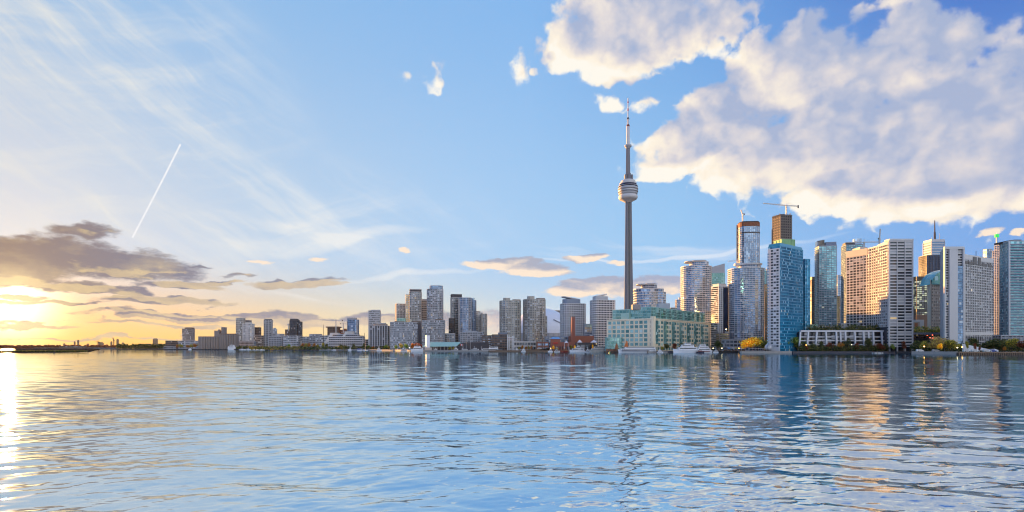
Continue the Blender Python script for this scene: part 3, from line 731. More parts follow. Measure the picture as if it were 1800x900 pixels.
# gleaming rounded condo with crown (second from the quay trees)
def round_condo(name, label, px0, px1, top, Y, shape, fl, extras, gl='glass_blue', wl='white', **kw):
    t, fp, z1 = block(name, label, 'apartment tower', px0, px1, top, Y, shape, fl=fl, gl=gl, wl=wl, band=kw.pop('band', .30), bo=kw.pop('bo', .9), pier=kw.pop('pier', .3), po=.3, bay=kw.pop('bay', 3.0), **kw)
    for (s, a, b, mt, sx, sy) in extras:
        q = scalep(fp, s, sx, sy); zb = Z(b, Y)
        if mt.startswith('glass'):
            facade(t, q, Z(a, Y), zb, fl*Y/1000, 3, gl=mt, wl=wl, band=.3, bo=.5, pier=.3)
        else: MB().prism(q, Z(a, Y), zb, bottom=True).build('roof_crown', mt, t)
    return t, fp, z1
t, fpx, _ = round_condo('rounded_condominium', 'rounded glass condominium with white balcony rings and gold lit left flank beside yellow tree', 1280, 1343, 471, 650, rrect(60, 46, 20, -8, 6), 3.45,
    [(.62, 471, 463, 'glass_blue', 4, 0), (.68, 463, 461.6, 'white', 4, 0), (.30, 464, 460, 'light_concrete', -8, 0)])
cxx, cyy = centre(fpx)
MB().lathe(cxx+5, cyy, [(13, Z(463, 650)), (13.2, Z(461, 650))], 24).build('crown_ring', 'white', t)
t, fpu, _ = round_condo('rounded_condominium', 'rounded condominium with flat disc roof above the right end of cream terminal building', 1197, 1250, 467, 740, rrect(52, 44, 19, -6, 6), 3.4,
    [(.62, 467, 459, 'glass_blue', 3, -3), (.74, 459, 457.5, 'offwhite', -2, -3), (.5, 457.5, 455.5, 'mid_grey', 3, -3)])
round_condo('low_annex', 'lower stepped balcony block joined to the right of disc roofed condominium', 1226, 1259, 547, 722, rrect(34, 30, 11, -6, 5), 3.6, [])
round_condo('rounded_condominium', 'short rounded balcony condominium just right of the needle tower base', 1114, 1170, 513, 880, rrect(50, 40, 15, -5, 5), 4.4,
    [(.95, 513, 507, 'glass_blue', -2, 0), (.50, 507, 499, 'glass_navy', -1, 0), (.62, 499, 497.5, 'offwhite', -6, 0), (.35, 497.5, 496, 'grey', 2, 0)])

# slab condo between the two rounded ones
t, fp, z1 = block('slab_apartment', 'dark sided apartment tower with white window grid between two rounded condominiums', 'apartment tower', 1250, 1279, 503, 660, rect(24, 22, 24), fl=3.4, bay=2.6, gl='window_dark', wl='white', band=.40, bo=.2, pier=.9, edges=(0,), roof=[(4, 'white', .8)])
MB().prism([(fp[1][0]+.3, fp[1][1]-.3), (fp[2][0]+.3, fp[2][1]-.3), (fp[2][0]-.5, fp[2][1]), (fp[1][0]-.5, fp[1][1])], GZ, z1-1).build('dark_side_wall', 'brown', t)
m_ = ((fp[0][0]*.25+fp[1][0]*.75), (fp[0][1]*.25+fp[1][1]*.75))
MB().obox(m_[0]+.2, m_[1]-.6, R(24), 6.2, 1.0, GZ, z1-1.5).build('dark_glass_stripe', 'glass_navy', t)
# teal wedge roof tower behind
t, fp, z1 = block('wedge_roof_tower', 'green glass office tower with slanted wedge roof behind the disc roofed condominium', 'office tower', 1243, 1274, 480, 980, rect(30, 26, -10), fl=3.2, bay=3, gl='glass_green', wl='teal_panel', band=.16, bo=.1, pier=.2)
m = MB(); h1, h2 = Z(470, 980), Z(463, 980)
for k in range(4):
    a, b = fp[k], fp[(k+1) % 4]; hh = (h1, h2, h2, h1); m.quad([(a[0], a[1], z1), (b[0], b[1], z1), (b[0], b[1], hh[(k+1) % 4]), (a[0], a[1], hh[k])])
m.quad([(fp[k][0], fp[k][1], (h1, h2, h2, h1)[k]) for k in range(4)]); m.build('wedge_roof', 'mid_grey', t)
# tower under construction with orange tarp crown
t, fp, z1 = block('unfinished_glass_tower', 'unfinished rounded glass tower with rust coloured tarp ring round its top', 'tower under construction', 1296.5, 1335, 392, 740, rrect(34, 28, 9, -6, 4), fl=3.5, bay=2.2, gl='glass_sky', wl='steel', band=.16, bo=.15, pier=.3)
MB().prism(offset(fp, .8), Z(409, 740), Z(407.5, 740), bottom=True).build('safety_deck', 'dark', t)
MB().prism(offset(fp, .5), Z(397, 740), Z(390, 740), bottom=True).build('tarp_ring', 'tarp_orange', t)
MB().prism(offset(fp, -.5), Z(390, 740), Z(388, 740), bottom=True).build('top_deck', 'charcoal', t)
m = MB(); xx = X(1295, 738); m.lattice((xx, 736, GZ), (xx, 736, Z(396, 738)), 1.3, .35, 44); m.build('hoist_mast', 'charcoal', t)
m = MB(); xx = X(1334.5, 740)
for k in range(16): m.box(xx-.3, xx+1.3, 746, 752, Z(400, 740)-k*4.2, Z(400, 740)-k*4.2+.4)
m.build('scaffold', 'steel', t)
# concrete frame under construction
t, fp, z1 = block('unfinished_concrete_tower', 'bare brown concrete frame tower under construction behind the azure condominium', 'tower under construction', 1358.5, 1391, 378, 640, rect(20, 18, 14), fl=4.6, bay=3.0, gl='hull_dark', wl='dark_concrete', band=.30, bo=.7, pier=.5, po=.7, parapet=.4)  # glazing here is a dark core, coloured as shade between the open slabs
for s_, a_, b_ in ((1.10, 379, 376.5), (1.05, 400, 398)):
    MB().prism(scalep(fp, s_), Z(a_, 640), Z(b_, 640), bottom=True).build('formwork_deck', 'charcoal', t)
m = MB(); cxx, cyy = centre(fp)
for i in range(14):
    a = 2*math.pi*i/14; m.beam((cxx+9*math.cos(a), cyy+8*math.sin(a), z1), (cxx+9*math.cos(a), cyy+8*math.sin(a), z1+rnd.uniform(1.5, 3.5)), .3)
m.build('rebar', 'brown', t)
m = MB(); xx = X(1357.5, 640); m.lattice((xx, 640, Z(430, 640)), (xx, 640, Z(403, 640)), .9, .25, 10); m.build('hoist_mast', 'charcoal', t)
block('green_wrapped_base', 'green wrapped construction storey at the foot of the bare concrete frame', 'site enclosure', 1360, 1397, 421, 600, rect(24, 20, 12), fl=5, bay=4, gl='green_panel', wl='green_panel', band=.2, pier=.4, base=440)
# things glimpsed behind
block('teal_office', 'narrow teal glass tower glimpsed left of the azure condominium', 'office tower', 1338, 1352, 476, 900, rect(16, 14, 0), fl=3.0, bay=3, gl='glass_teal', wl='teal_panel', band=.2, pier=.3)
block('dark_office', 'dark brown low tower glimpsed between rounded and azure condominiums', 'office tower', 1341, 1352, 500, 820, rect(12, 14, 0), fl=3.2, bay=2.6, gl='glass_gold', wl='brown', band=.5, pier=1.0)
block('dark_office', 'black office block squeezed between azure condominium and pale teal tower', 'office tower', 1421, 1436, 492, 760, rect(16, 16, 4), fl=3.4, bay=3, gl='glass_navy', wl='dark', band=.3, pier=.5, roof=(5, 'dark', .6))
t, fp, z1 = block('pale_teal_tower', 'slim pale teal glass tower with pale square cap at its left corner', 'apartment tower', 1433, 1470.5, 432, 640, rect(26, 24, -14), fl=3.1, bay=2.6, gl='glass_teal', wl='mid_grey', band=.30, bo=.5, pier=.25, edges=(0,))
MB().prism([fp[3], (fp[3][0]*.5+fp[0][0]*.5, fp[3][1]*.5+fp[0][1]*.5), (fp[0][0]+6, fp[0][1]), (fp[3][0]+7, fp[3][1])], z1, Z(420, 640), 3, 3).build('glass_cap', 'glass_sky', t)
MB().prism(scalep(fp, .62, 4, -1), z1, Z(424, 640)).build('roof_plant_room', 'blue_grey', t)
balconies(t, fp, 3, .25, .95, GZ+8, z1-2, 3.1*.64, 1.8, 'white')
t, fp, z1 = block('teal_tower', 'teal glass tower with a glowing square cap behind the gold hotel wing', 'apartment tower', 1479, 1516, 430, 720, rect(26, 22, -10), fl=3.0, bay=2.8, gl='glass_teal', wl='blue_grey', band=.30, bo=.4, pier=.25)
MB().prism(scalep(fp, .42, 7, 0), z1, Z(417.5, 720), 3, 3).build('glass_cap', 'glass_sky', t)
MB().prism(scalep(fp, .6, -4, 0), z1, Z(425, 720)).build('roof_plant_room', 'dark', t)
block('pale_tower', 'pale hazy tower seen between two teal glass towers', 'apartment tower', 1468, 1482, 484, 980, rect(18, 14, 0), fl=3, bay=3, gl='glass_sky', wl='mid_grey', band=.4, pier=.3)
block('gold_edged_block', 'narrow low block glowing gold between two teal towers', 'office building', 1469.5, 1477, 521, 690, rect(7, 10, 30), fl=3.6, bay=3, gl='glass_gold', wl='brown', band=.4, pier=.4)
block('purple_grey_block', 'squat lavender grey building under the teal tower', 'building', 1474, 1490, 569, 640, rect(16, 10, 0), fl=4, bay=3, gl='glass_grey', wl='mid_grey', band=.3, pier=.3)
block('white_podium', 'white low podium beneath the pale teal tower', 'podium', 1425, 1472, 574, 600, rect(40, 14, 0), fl=4.6, bay=4, gl='glass_grey', wl='white', band=.35, pier=.3)
block('green_glass_podium', 'green glass podium with planted roof right of azure condominium', 'podium', 1412, 1436, 571, 560, rect(22, 14, 0), fl=5, bay=3, gl='glass_green', wl='teal_panel', band=.2, pier=.3)

# ---- bank towers behind
t, fp, z1 = block('black_bank_tower', 'plain near black bank tower below the white topped skyscraper', 'skyscraper', 1615, 1655, 449, 900, rect(34, 26, 0), fl=3.0, bay=2.4, gl='glass_navy', wl='dark', band=.14, bo=.1, pier=.5)
t, fp, z1 = block('black_office_block', 'broad black office block with lit yellow green floors beside the hotel slab', 'office building', 1600, 1638, 487, 760, rect(32, 20, 0), fl=3.4, bay=3.6, gl='glass_office', wl='dark', band=.35, bo=.2, pier=.15)
MB().prism(offset(fp, .35), Z(493, 760), z1+.8, 3, 3).build('blank_top_storeys', 'hull_dark', t); MB().prism(offset(fp, .35), Z(548, 760), Z(543, 760), 3, 3).build('plant_storey', 'hull_dark', t)
MB().prism(offset(fp, .35), GZ, Z(553, 760), 3, 3).build('lower_storeys', 'brown', t)
t, fp, z1 = block('white_skyscraper', 'white banded flat topped skyscraper with tall dark antenna', 'skyscraper', 1623, 1660.5, 424, 1080, rect(32, 28, 0), fl=4.4, bay=50, gl='glass_sky', wl='white', band=.42, bo=.3, pier=1.6)
MB().prism(scalep(fp, 1.01), z1, Z(420.5, 1080)).build('roof_cap', 'white', t)
m = MB(); ax, ay = X(1644.5, 1090), 1092; m.cyl(ax, ay, z1, Z(408, 1090), 1.9, 1.6); m.cyl(ax, ay, Z(408, 1090), Z(387, 1090), 1.1, .7); m.build('antenna', 'charcoal', t)
m = MB(); m.cyl(ax+9, ay, z1, Z(410, 1090), .45, .3); m.cyl(ax-6, ay, z1, Z(417, 1090), .6, .4); m.box(ax-8, ax+3, ay-4, ay+4, z1, z1+4.5); m.build('roof_aerials', 'mid_grey', t)
# arched teal roof building with gold edge
fpA = [P2(1631, 640), P2(1637, 622), P2(1656, 628), P2(1660, 650)]
t = thing('arched_roof_office', 'stone office tower with arched teal glass roof and gold lit left edge', 'office tower', (X(1645, 635), 635, GZ))
facade(t, fpA, GZ, Z(500, 622), 3.4, 2.7, gl='window_dark', wl='taupe', band=.5, bo=.3, pier=1.0, po=.3)
m = MB(); z0 = Z(500, 622)
steps = [(0, 0), (.12, .42), (.3, .68), (.55, .86), (.8, .96), (1, 1)]
aL, aR = fpA[1], fpA[2]; dep = 16
for (t0, h0_), (t1, h1_) in zip(steps, steps[1:]):
    xa, xb = aL[0]+(aR[0]+6-aL[0])*t0, aL[0]+(aR[0]+6-aL[0])*t1; za, zb = z0+18*h0_, z0+18*h1_
    m.quad([(xa, 622, z0), (xb, 622, z0), (xb, 622, zb), (xa, 622, za)], [(t0*6, 0), (t1*6, 0), (t1*6, 4*h1_), (t0*6, 4*h0_)])
    m.quad([(xa, 622, za), (xb, 622, zb), (xb, 640, zb), (xa, 640, za)], [(t0*6, 5), (t1*6, 5), (t1*6, 8), (t0*6, 8)])
m.build('arched_glass_roof', 'glass_teal', t)
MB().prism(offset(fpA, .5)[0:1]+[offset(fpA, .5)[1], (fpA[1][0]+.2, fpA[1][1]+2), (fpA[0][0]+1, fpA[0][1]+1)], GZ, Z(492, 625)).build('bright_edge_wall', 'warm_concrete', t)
mb = thing('mural_building', 'small grey building with a faded circular mural above the garden', 'building', (X(1613, 600), 605, GZ))
MB().prism(fit(rect(20, 8, 0), 1603, 1624.5, 600), GZ, Z(562, 600)).build('wall', 'mid_grey', mb)
MB().box(X(1606, 599.4), X(1617, 599.4), 599.5, 599.9, Z(577, 600), Z(566, 600)).build('mural_panel', 'taupe', mb)
MB().box(X(1608.5, 599), X(1613.5, 599), 599.2, 599.5, Z(575, 600), Z(568, 600)).build('mural_face', 'rust', mb)
# car park with lights
pk = thing('car_park', 'low grey open car park with red tail lights showing between its decks', 'car park', (X(1627, 520), 530, GZ))
px_, py_ = X(1605, 520), X(1655, 520)
for k, (a, b) in enumerate(((584.5, 588), (590, 592.4), (595, 597), (600, 602))): MB().box(px_, py_, 520, 545, Z(b, 520), Z(a, 520)).build('deck', 'charcoal' if k else 'mid_grey', pk)
MB().box(px_+1, py_-1, 534, 544, GZ, Z(585, 520)).build('back_wall', 'dark', pk)
m = MB()
for i in range(6): m.box(px_+i*4.9, px_+i*4.9+.7, 520.5, 521.5, GZ, Z(586, 520))
m.build('column', 'charcoal', pk)
for (a, b, mt) in ((1623, 589, 'lamp_red'), (1630, 590, 'lamp_red'), (1639, 589, 'lamp_red'), (1623.5, 593.5, 'lamp_red'), (1635, 593.5, 'lamp_red'), (1640, 594, 'lamp_red'), (1635.5, 598, 'lamp_red'), (1613, 589, 'lamp_pale'), (1614, 593, 'lamp_pale')):
    MB().cyl(X(a, 521.6), 521.6, Z(b, 521.6)-.25, Z(b, 521.6)+.25, .3).build('light', mt, pk)

# ---- concrete residence slab
q0 = P2(1660, 470); q1 = P2(1692, 470); qc = P2(1745, 496)
rs_ = thing('residence_slab', 'pale concrete residence tower with blank white centre panel and two window columns', 'apartment tower', (X(1675, 480), 485, GZ))
fr_ = [P2(1653.5, 492), q0, q1, (q1[0]+14, 500)]
zr = Z(436.5, 470)
facade(rs_, fr_, GZ, zr, 2.15, 2.1, gl='window_dark', wl='light_concrete', band=.36, bo=.25, pier=.35, po=.4, edges=(0,))
def panel(x0, x1, y, zz0, zz1, mat, nm, th=.9): return MB().box(x0, x1, y-th, y, zz0, zz1).build(nm, mat, rs_)
panel(X(1668.5, 469), X(1683, 469), 470, GZ, zr+.5, 'light_concrete', 'blank_panel', 1.5)
panel(X(1659.8, 469), X(1661.8, 469), 470, GZ, zr+.5, 'light_concrete', 'corner_pier', 1.5)
panel(q1[0]-.5, q1[0]+.7, 470, GZ, zr+.5, 'light_concrete', 'corner_pier', 1.5)
panel(X(1660, 469), q1[0], 470, zr-1.0, zr+1.2, 'light_concrete', 'parapet', 1.7)
m = MB(); xa, xb = X(1683.2, 469), q1[0]-.5
for k in range(int((zr-20)/2.15)): m.quad([(xa, 468.9, 6+k*2.15), (xb, 468.9, 6+k*2.15), (xb, 468.9, 6+(k+.86)*2.15), (xa, 468.9, 6+(k+.86)*2.15)], [(0, k), (3, k), (3, k+1), (0, k+1)])
m.build('glass_column', 'glass_sky', rs_)
rw = thing('residence_wing', 'long residence wing of dense dark windows right of the blank panelled slab', 'apartment tower', ((q1[0]+qc[0])/2, 490, GZ))
fq = [(q1[0]+.9, 470.5), qc, (qc[0]+14, 516), (q1[0]+28, 503)]
zq = Z(446, 470)
facade(rw, fq, GZ, zq-4, 2.18, 3.1, gl='window_dark', wl='light_concrete', band=.26, bo=.25, pier=.36, po=.35, edges=(0, 1), skip=(5,), parapet=.5)
MB().prism(offset(fq, .5), zq-4, zq, bottom=True).build('blank_parapet', 'light_concrete', rw)
e = Vector((fq[1][0]-fq[0][0], fq[1][1]-fq[0][1])).normalized(); L = math.hypot(fq[1][0]-fq[0][0], fq[1][1]-fq[0][1]); an = math.atan2(e.y, e.x); n_ = (e.y, -e.x)
for t0, t1 in ((.0, .14), (.16, .28), (.30, .42), (.47, .56), (.60, .78), (.82, .95)):
    xm, ym = fq[0][0]+e.x*L*(t0+t1)/2+n_[0]*.5, fq[0][1]+e.y*L*(t0+t1)/2+n_[1]*.5
    hgt = (zq-8, zq-5.6) if not .28 < t0 < .55 else (zq-7.5, zq-1.2)
    MB().obox(xm, ym, an, L*(t1-t0), .3, hgt[0], hgt[1]).build('recess_opening', 'hull_dark', rw)
MB().prism(offset(fq, .55), GZ+14, GZ+16.6, bottom=True).build('ledge', 'light_concrete', rw)
m = MB(); m.beam((X(1719, 490), 492, zq), (X(1719, 490), 492, zq+6), .3); m.build('aerial', 'charcoal', rw)

# ---- right edge
t, fp, z1 = block('stepped_white_tower', 'pale stepped stone skyscraper with gold lit edge behind the glass tower', 'skyscraper', 1742, 1760, 452, 640, rect(14, 16, 30), fl=3.0, bay=1.9, gl='glass_blue', wl='light_concrete', band=.42, bo=.25, pier=.7)
for (s, a, b, dx_) in ((.86, 452, 440, 1), (.66, 440, 431, 2), (.4, 431, 427, 3)): facade(t, scalep(fp, s, dx_, 0), Z(a, 640), Z(b, 640), 3*.64, 1.9, gl='glass_blue', wl='light_concrete', band=.42, pier=.6)
m = MB(); mx_, my_ = X(1754.6, 645), 647; m.lattice((mx_, my_, Z(431, 640)), (mx_, my_, Z(415, 640)), .8, .25, 8); m.build('mast', 'white', t)
mr = MB().cyl(mx_, my_, Z(416.5, 645), Z(411.5, 645), 2.2, 2.2, 12).build('mast_beacon_drum', 'lamp_green', t); mr['label'] = 'green drum beacon on top of the mast'
m = MB(); m.beam((mx_, my_, Z(411.5, 645)), (mx_, my_, Z(408.5, 645)), .3); m.build('mast_spike', 'white', t)
fpk = [P2(1757.5, 545), P2(1772.5, 528), P2(1835, 528), P2(1835, 560), P2(1765, 570)]
t = thing('edge_glass_tower', 'dark glass tower with balcony bands and white corner fin at the right edge', 'apartment tower', (X(1790, 540), 545, GZ))
facade(t, fpk, GZ, Z(424, 528), 2.5, 2.6, gl='glass_teal', wl='mid_grey', band=.18, bo=.12, pier=.2, edges=(0,))
m = MB(); r = MB()
for k in range(int((Z(424, 528)-GZ-6)/2.5)):
    z_ = GZ+6+k*2.5; m.box(fpk[1][0]+.8, fpk[2][0], 526.3, 528, z_, z_+.8); 
m.build('balcony_bands', 'blue_grey', t)
MB().box(fpk[1][0]-.6, fpk[1][0]+.5, 526.4, 528, GZ, Z(425, 528)).build('corner_fin', 'white', t)
MB().box(X(1786, 532), X(1799, 532), 534, 548, Z(424, 528), Z(419, 528)).build('roof_plant_room', 'charcoal', t); MB().box(X(1773, 532), X(1790, 532), 530, 548, Z(424, 528), Z(421, 528)).build('roof_plant_room', 'glass_dark', t)
block('low_grey_block', 'low grey podium behind the park trees at the right edge', 'podium', 1745, 1812, 590, 480, rect(60, 20, 0), fl=4, bay=3, gl='glass_dark', wl='mid_grey', band=.4, pier=.3)
block('distant_flat_top', 'small pale square office top beyond the residence wing', 'office tower', 1728, 1744, 438, 900, rect(16, 14, 0), fl=3.4, bay=3, gl='glass_sky', wl='mid_grey', band=.3, pier=.2)

# ------------------------------------------------------------------ cream terminal building with teal glass storeys
C0 = P2(1148, 560); CL = P2(1068, 590); CR = P2(1249, 672)
tb = thing('terminal_building', 'big cream warehouse terminal with grid windows and green glass storeys on its roof', 'building', (C0[0], 600, GZ))
back = (CL[0]+CR[0]-C0[0], CL[1]+CR[1]-C0[1])
zt = Z(560.5, 560); fpq = [CL, C0, CR, back]
MB().prism(fpq, GZ, zt).build('wall', 'cream', tb)
def along(a, b, t, off=0):
    e = Vector((b[0]-a[0], b[1]-a[1])); L = e.length; e.normalize(); return a[0]+e.x*L*t+e.y*off, a[1]+e.y*L*t-e.x*off, math.atan2(e.y, e.x), L
def win(a, b, t, w, z0, z1, mat, name='window', off=.12, parent=None, th=.3):
    x, y, an, L = along(a, b, t, off)
    return MB().obox(x, y, an, w, th, z0, z1).build(name, mat, parent or tb)
fh = (zt-GZ-1.0)/7
x, y, an, LL = along(CL, C0, 0); LR = along(C0, CR, 0)[3]
for k in range(7):
    for j in range(9):
        t_ = (.055+j*.102); o = win(CL, C0, t_*.97, LL*.066, GZ+k*fh+.9, GZ+(k+1)*fh-.5, 'window_teal')
    if k in (0, 1, 2, 3, 4, 5, 6):
        for j in range(2): win(CL, C0, .945+j*.03, .55, GZ+k*fh+.9, GZ+(k+1)*fh-.6, 'glass_dark')
m = MB()
for j in range(10):      # raised piers and spandrels of the grid
    x, y, an, L = along(CL, C0, (.004+j*.102)*.97, .25); m.obox(x, y, an, .9, .6, GZ, zt+.6)
for t_ in (.0, 1.0):
    pass
x, y, an, L = along(C0, CR, .018, .25); m.obox(x, y, an, 4.0, .7, GZ, zt+2.6)
x, y, an, L = along(CL, C0, .955, .25); m.obox(x, y, an, .6, .7, GZ, zt+2.6)
x, y, an, L = along(CL, C0, .985, .3); m.obox(x, y, an, 1.4, .8, GZ, zt+2.6)
m.build('pilaster', 'cream', tb)
m = MB()
x, y, an, L = along(CL, C0, .5, .35); m.obox(x, y, an, L+.6, .8, zt-.3, zt+.7)
x, y, an, L = along(C0, CR, .5, .35); m.obox(x, y, an, L+.6, .8, zt-.3, zt+.7)
x, y, an, L = along(C0, CR, .5, .3); m.obox(x, y, an, L, .7, GZ+fh*1.0-.1, GZ+fh*1.0+.7)
m.build('cornice', 'cream', tb)
bays = [.075+i*.1285 for i in range(8)]
pitch = .1285
for k in range(7):
    for i, tb_ in enumerate(bays):
        if k in (0,) or i == 7:
            sub = (.0, .33, .66) if i < 7 else (0,)
        else: sub = (.42, .74)
        for s_ in sub:
            tt = tb_-.04+pitch*s_
            if tt > .985: continue
            win(C0, CR, tt, LR*.026, GZ+k*fh+.95, GZ+(k+1)*fh-.75, 'window_teal', parent=tb)
for i, tb_ in enumerate(bays[:7]):  # projecting green bay strips
    o = win(C0, CR, tb_-.03, LR*.034, GZ+fh*1.6, zt-1.5, 'window_teal', 'green_bay', off=.5, th=1.2)
    for k in range(5):
        win(C0, CR, tb_-.022, LR*.022, GZ+fh*(1.9+k)-.2, GZ+fh*(1.9+k)+.35, 'teal_panel', 'bay_ledge', off=1.5, parent=o, th=1.0)
# green glass upper storeys
def upper(t0, t1, px, back_d, z0, z1, name): pass
ins = 5.0
e1 = Vector((C0[0]-CL[0], C0[1]-CL[1])).normalized(); e2 = Vector((CR[0]-C0[0], CR[1]-C0[1])).normalized()
n1 = Vector((e1.y, -e1.x)); n2 = Vector((e2.y, -e2.x))
Ci = (C0[0]-n1.x*4-n2.x*4, C0[1]-n1.y*4-n2.y*4)
zu = Z(540, 566)
U1 = [(Ci[0]-e1.x*22, Ci[1]-e1.y*22), Ci, (Ci[0]+e2.x*LR*.93, Ci[1]+e2.y*LR*.93)]
U1 += [(U1[2][0]-e1.x*22, U1[2][1]-e1.y*22)]
u = thing('glass_penthouse_storeys', 'long green glass apartment storeys set back on top of the cream terminal', 'apartment block', (Ci[0], Ci[1]+10, zt))
facade(u, U1, zt, zu, (zu-zt)/4, 4.2, gl='glass_green', wl='teal_panel', band=.16, bo=.15, pier=.3, po=.3, parapet=1)
for i in range(10):
    t_ = .09+i*.095; x, y, an, L = along(U1[1], U1[2], t_, 1.1)
    o = MB().obox(x, y, an, L*.04, 2.2, zt+.5, zu-.8).build('bay_window', 'glass_green', u)
    for k in range(4): MB().obox(x, y, an, L*.046, 2.8, zt+1.5+k*(zu-zt)/4.2, zt+2.0+k*(zu-zt)/4.2).build('balcony', 'green_roof', o)
W1 = [(CL[0]-n1.x*4+e1.x*4, CL[1]-n1.y*4+e1.y*4)]; W1 += [(U1[0][0]-e1.x*1, U1[0][1]-e1.y*1), (U1[0][0]-n1.x*20, U1[0][1]-n1.y*20), (W1[0][0]-n1.x*20, W1[0][1]-n1.y*20)]
w_ = thing('glass_penthouse_storeys', 'shorter pale green glass rooftop block at left end of the cream terminal', 'apartment block', (W1[0][0]+6, W1[0][1]+8, zt))
facade(w_, W1, zt, zu-1.6, (zu-zt)/4, 3.6, gl='glass_green', wl='green_roof', band=.2, bo=.15, pier=.25, po=.3)
x, y, an, L = along(W1[0], W1[1], .8, 1.5); MB().obox(x, y, an, 9, 3, zt, zu-5).build('front_bay', 'green_roof', w_)
rb = thing('rooftop_rooms', 'small pale rooftop plant rooms above the terminal glass storeys', 'plant room', (Ci[0]-20, Ci[1]+12, zu))
MB().box(Ci[0]-17, Ci[0]-9, Ci[1]+6, Ci[1]+12, zu-2, zu+3.2).build('brick_room', 'taupe', rb); MB().box(Ci[0]+18, Ci[0]+30, Ci[1]+40, Ci[1]+50, zu-2, zu+7).build('pale_room', 'mid_grey', rb)
# green glass pavilion at the quay, left of the terminal
t, fp, z1 = block('glass_pavilion', 'small green glass pavilion lit yellow inside at the left foot of the terminal', 'pavilion', 1064, 1093, 594, 578, rrect(16, 10, 3, 0, 3), fl=5.2, bay=2.6, gl='glass_green', wl='teal_panel', band=.18, bo=.4, pier=.25)
MB().prism(scalep(fp, .97), Z(612, 578), Z(604, 578), 1.4, 2).build('lit_ground_floor', 'glass_office', t)

# ------------------------------------------------------------------ centre left of the terminal
def sail_roof(root, fp, z1, hgt, mat='mid_grey', flip=False):
    m = MB(); n = len(fp); xs = [p[0] for p in fp]; a, b = min(xs), max(xs)
    f = lambda x: z1+hgt*((x-a)/(b-a) if flip else (b-x)/(b-a))
    q = scalep(fp, .92); m.quad([(x, y, f(x)+.7) for x, y in q])
    for i in range(n):
        c, d = q[i], q[(i+1) % n]; m.quad([(c[0], c[1], f(c[0])-.6), (d[0], d[1], f(d[0])-.6), (d[0], d[1], f(d[0])+.7), (c[0], c[1], f(c[0])+.7)])
    m.quad([(x, y, f(x)-.6) for x, y in q][::-1])
    m.build('sail_roof', mat, root)
t, fp, z1 = block('white_balcony_tower', 'white apartment tower with upswept sail roof behind the red chimney', 'apartment tower', 985, 1029, 533, 740, rrect(30, 20, 6, 16, 3), fl=4.2, bay=3.4, gl='glass_navy', wl='white', band=.42, bo=.4, pier=.9, po=.5, parapet=.4)
MB().prism(scalep(fp, .72, -2, 0), z1, Z(525, 740), 3, 3).build('roof_plant_room', 'blue_grey', t); sail_roof(t, scalep(fp, .8, -3, 0), Z(526, 740), 4.2, 'mid_grey')
balconies(t, fp, 7, 0, 1, GZ+14, z1-3, 3.2, 2.5, 'white')
t, fp, z1 = block('white_balcony_tower', 'white apartment tower with pointed light roof just left of the green roofed terminal', 'apartment tower', 1037.5, 1081, 527, 720, rrect(30, 20, 5, 12, 3), fl=4.1, bay=3.6, gl='glass_navy', wl='white', band=.42, bo=.4, pier=.9, po=.5, parapet=.4)
MB().prism(scalep(fp, .62, -3, 0), z1, Z(520, 720), 3, 3).build('roof_plant_room', 'mid_grey', t); sail_roof(t, scalep(fp, .62, -3, 0), Z(521, 720), 4.0, 'white', True)
block('low_blue_office', 'small blue glass building between the two white sail roofed towers', 'office building', 1026, 1041, 570, 700, rect(14, 12, 0), fl=4.4, bay=3, gl='glass_blue', wl='blue_grey', band=.3, pier=.2)
# stadium dome
dc = (X(956, 1000), 1000+52)
ds = thing('stadium', 'huge pale blue white stadium dome rising between two concrete towers', 'stadium', (dc[0], dc[1], GZ))
m = MB(); NN = 48
prof = [(56*math.cos(R(a)), Z(586, 1000)+(Z(542, 1052)-Z(586, 1000))*math.sin(R(a))) for a in (0, 8, 16, 25, 35, 45, 55, 65, 75, 84, 90)]
m.lathe(dc[0], dc[1], prof, NN); m.build('dome_roof', 'dome_white', ds)
m = MB()
for k in range(26):     # dark rail arch sweeping over the roof
    def pt(i):
        a = R(8+i*3.2); r_ = 57.0; return (dc[0]+18+r_*.55*math.cos(a), dc[1]-r_*.80*math.sin(R(25+i*2.4)), prof[0][1]+(prof[-1][1]-prof[0][1])*max(.02, math.sqrt(max(0, 1-((18+r_*.55*math.cos(a))/56.5)**2-((r_*.80*math.sin(R(25+i*2.4)))/56.5)**2)))+.6)
    m.beam(pt(k), pt(k+1), 1.3)
m.build('roof_rail', 'blue_grey', ds)
MB().cyl(dc[0], dc[1], GZ, Z(585, 1000), 58, 58, 40, sm=False).build('drum_wall', 'mid_grey', ds)
m = MB()
for i in range(40):
    a = 2*math.pi*i/40; m.obox(dc[0]+58*math.cos(a), dc[1]+58*math.sin(a), a+math.pi/2, 1.5, 1.4, GZ, Z(586, 1000))
m.build('buttress', 'mid_grey', ds)
block('distant_brown_block', 'dark flat block peeping over the stadium dome at right', 'office building', 972, 986, 546, 1400, rect(14, 12, 0), fl=3, bay=3, gl='glass_dark', wl='brown', band=.4, pier=.4)
block('distant_pale_office', 'tiny pale glass tower in the gap left of the disc roofed condominium', 'office tower', 1187, 1200, 527, 1200, rect(14, 12, 0), fl=2.6, bay=3, gl='glass_blue', wl='mid_grey', band=.3, pier=.3, roof=(4, 'blue_grey', .5, 3))
block('distant_low_office', 'low pale roof line left of the tiny pale glass tower', 'building', 1176, 1190, 541, 1150, rect(14, 12, 0), fl=3, bay=3, gl='glass_grey', wl='mid_grey', band=.5, pier=.5)

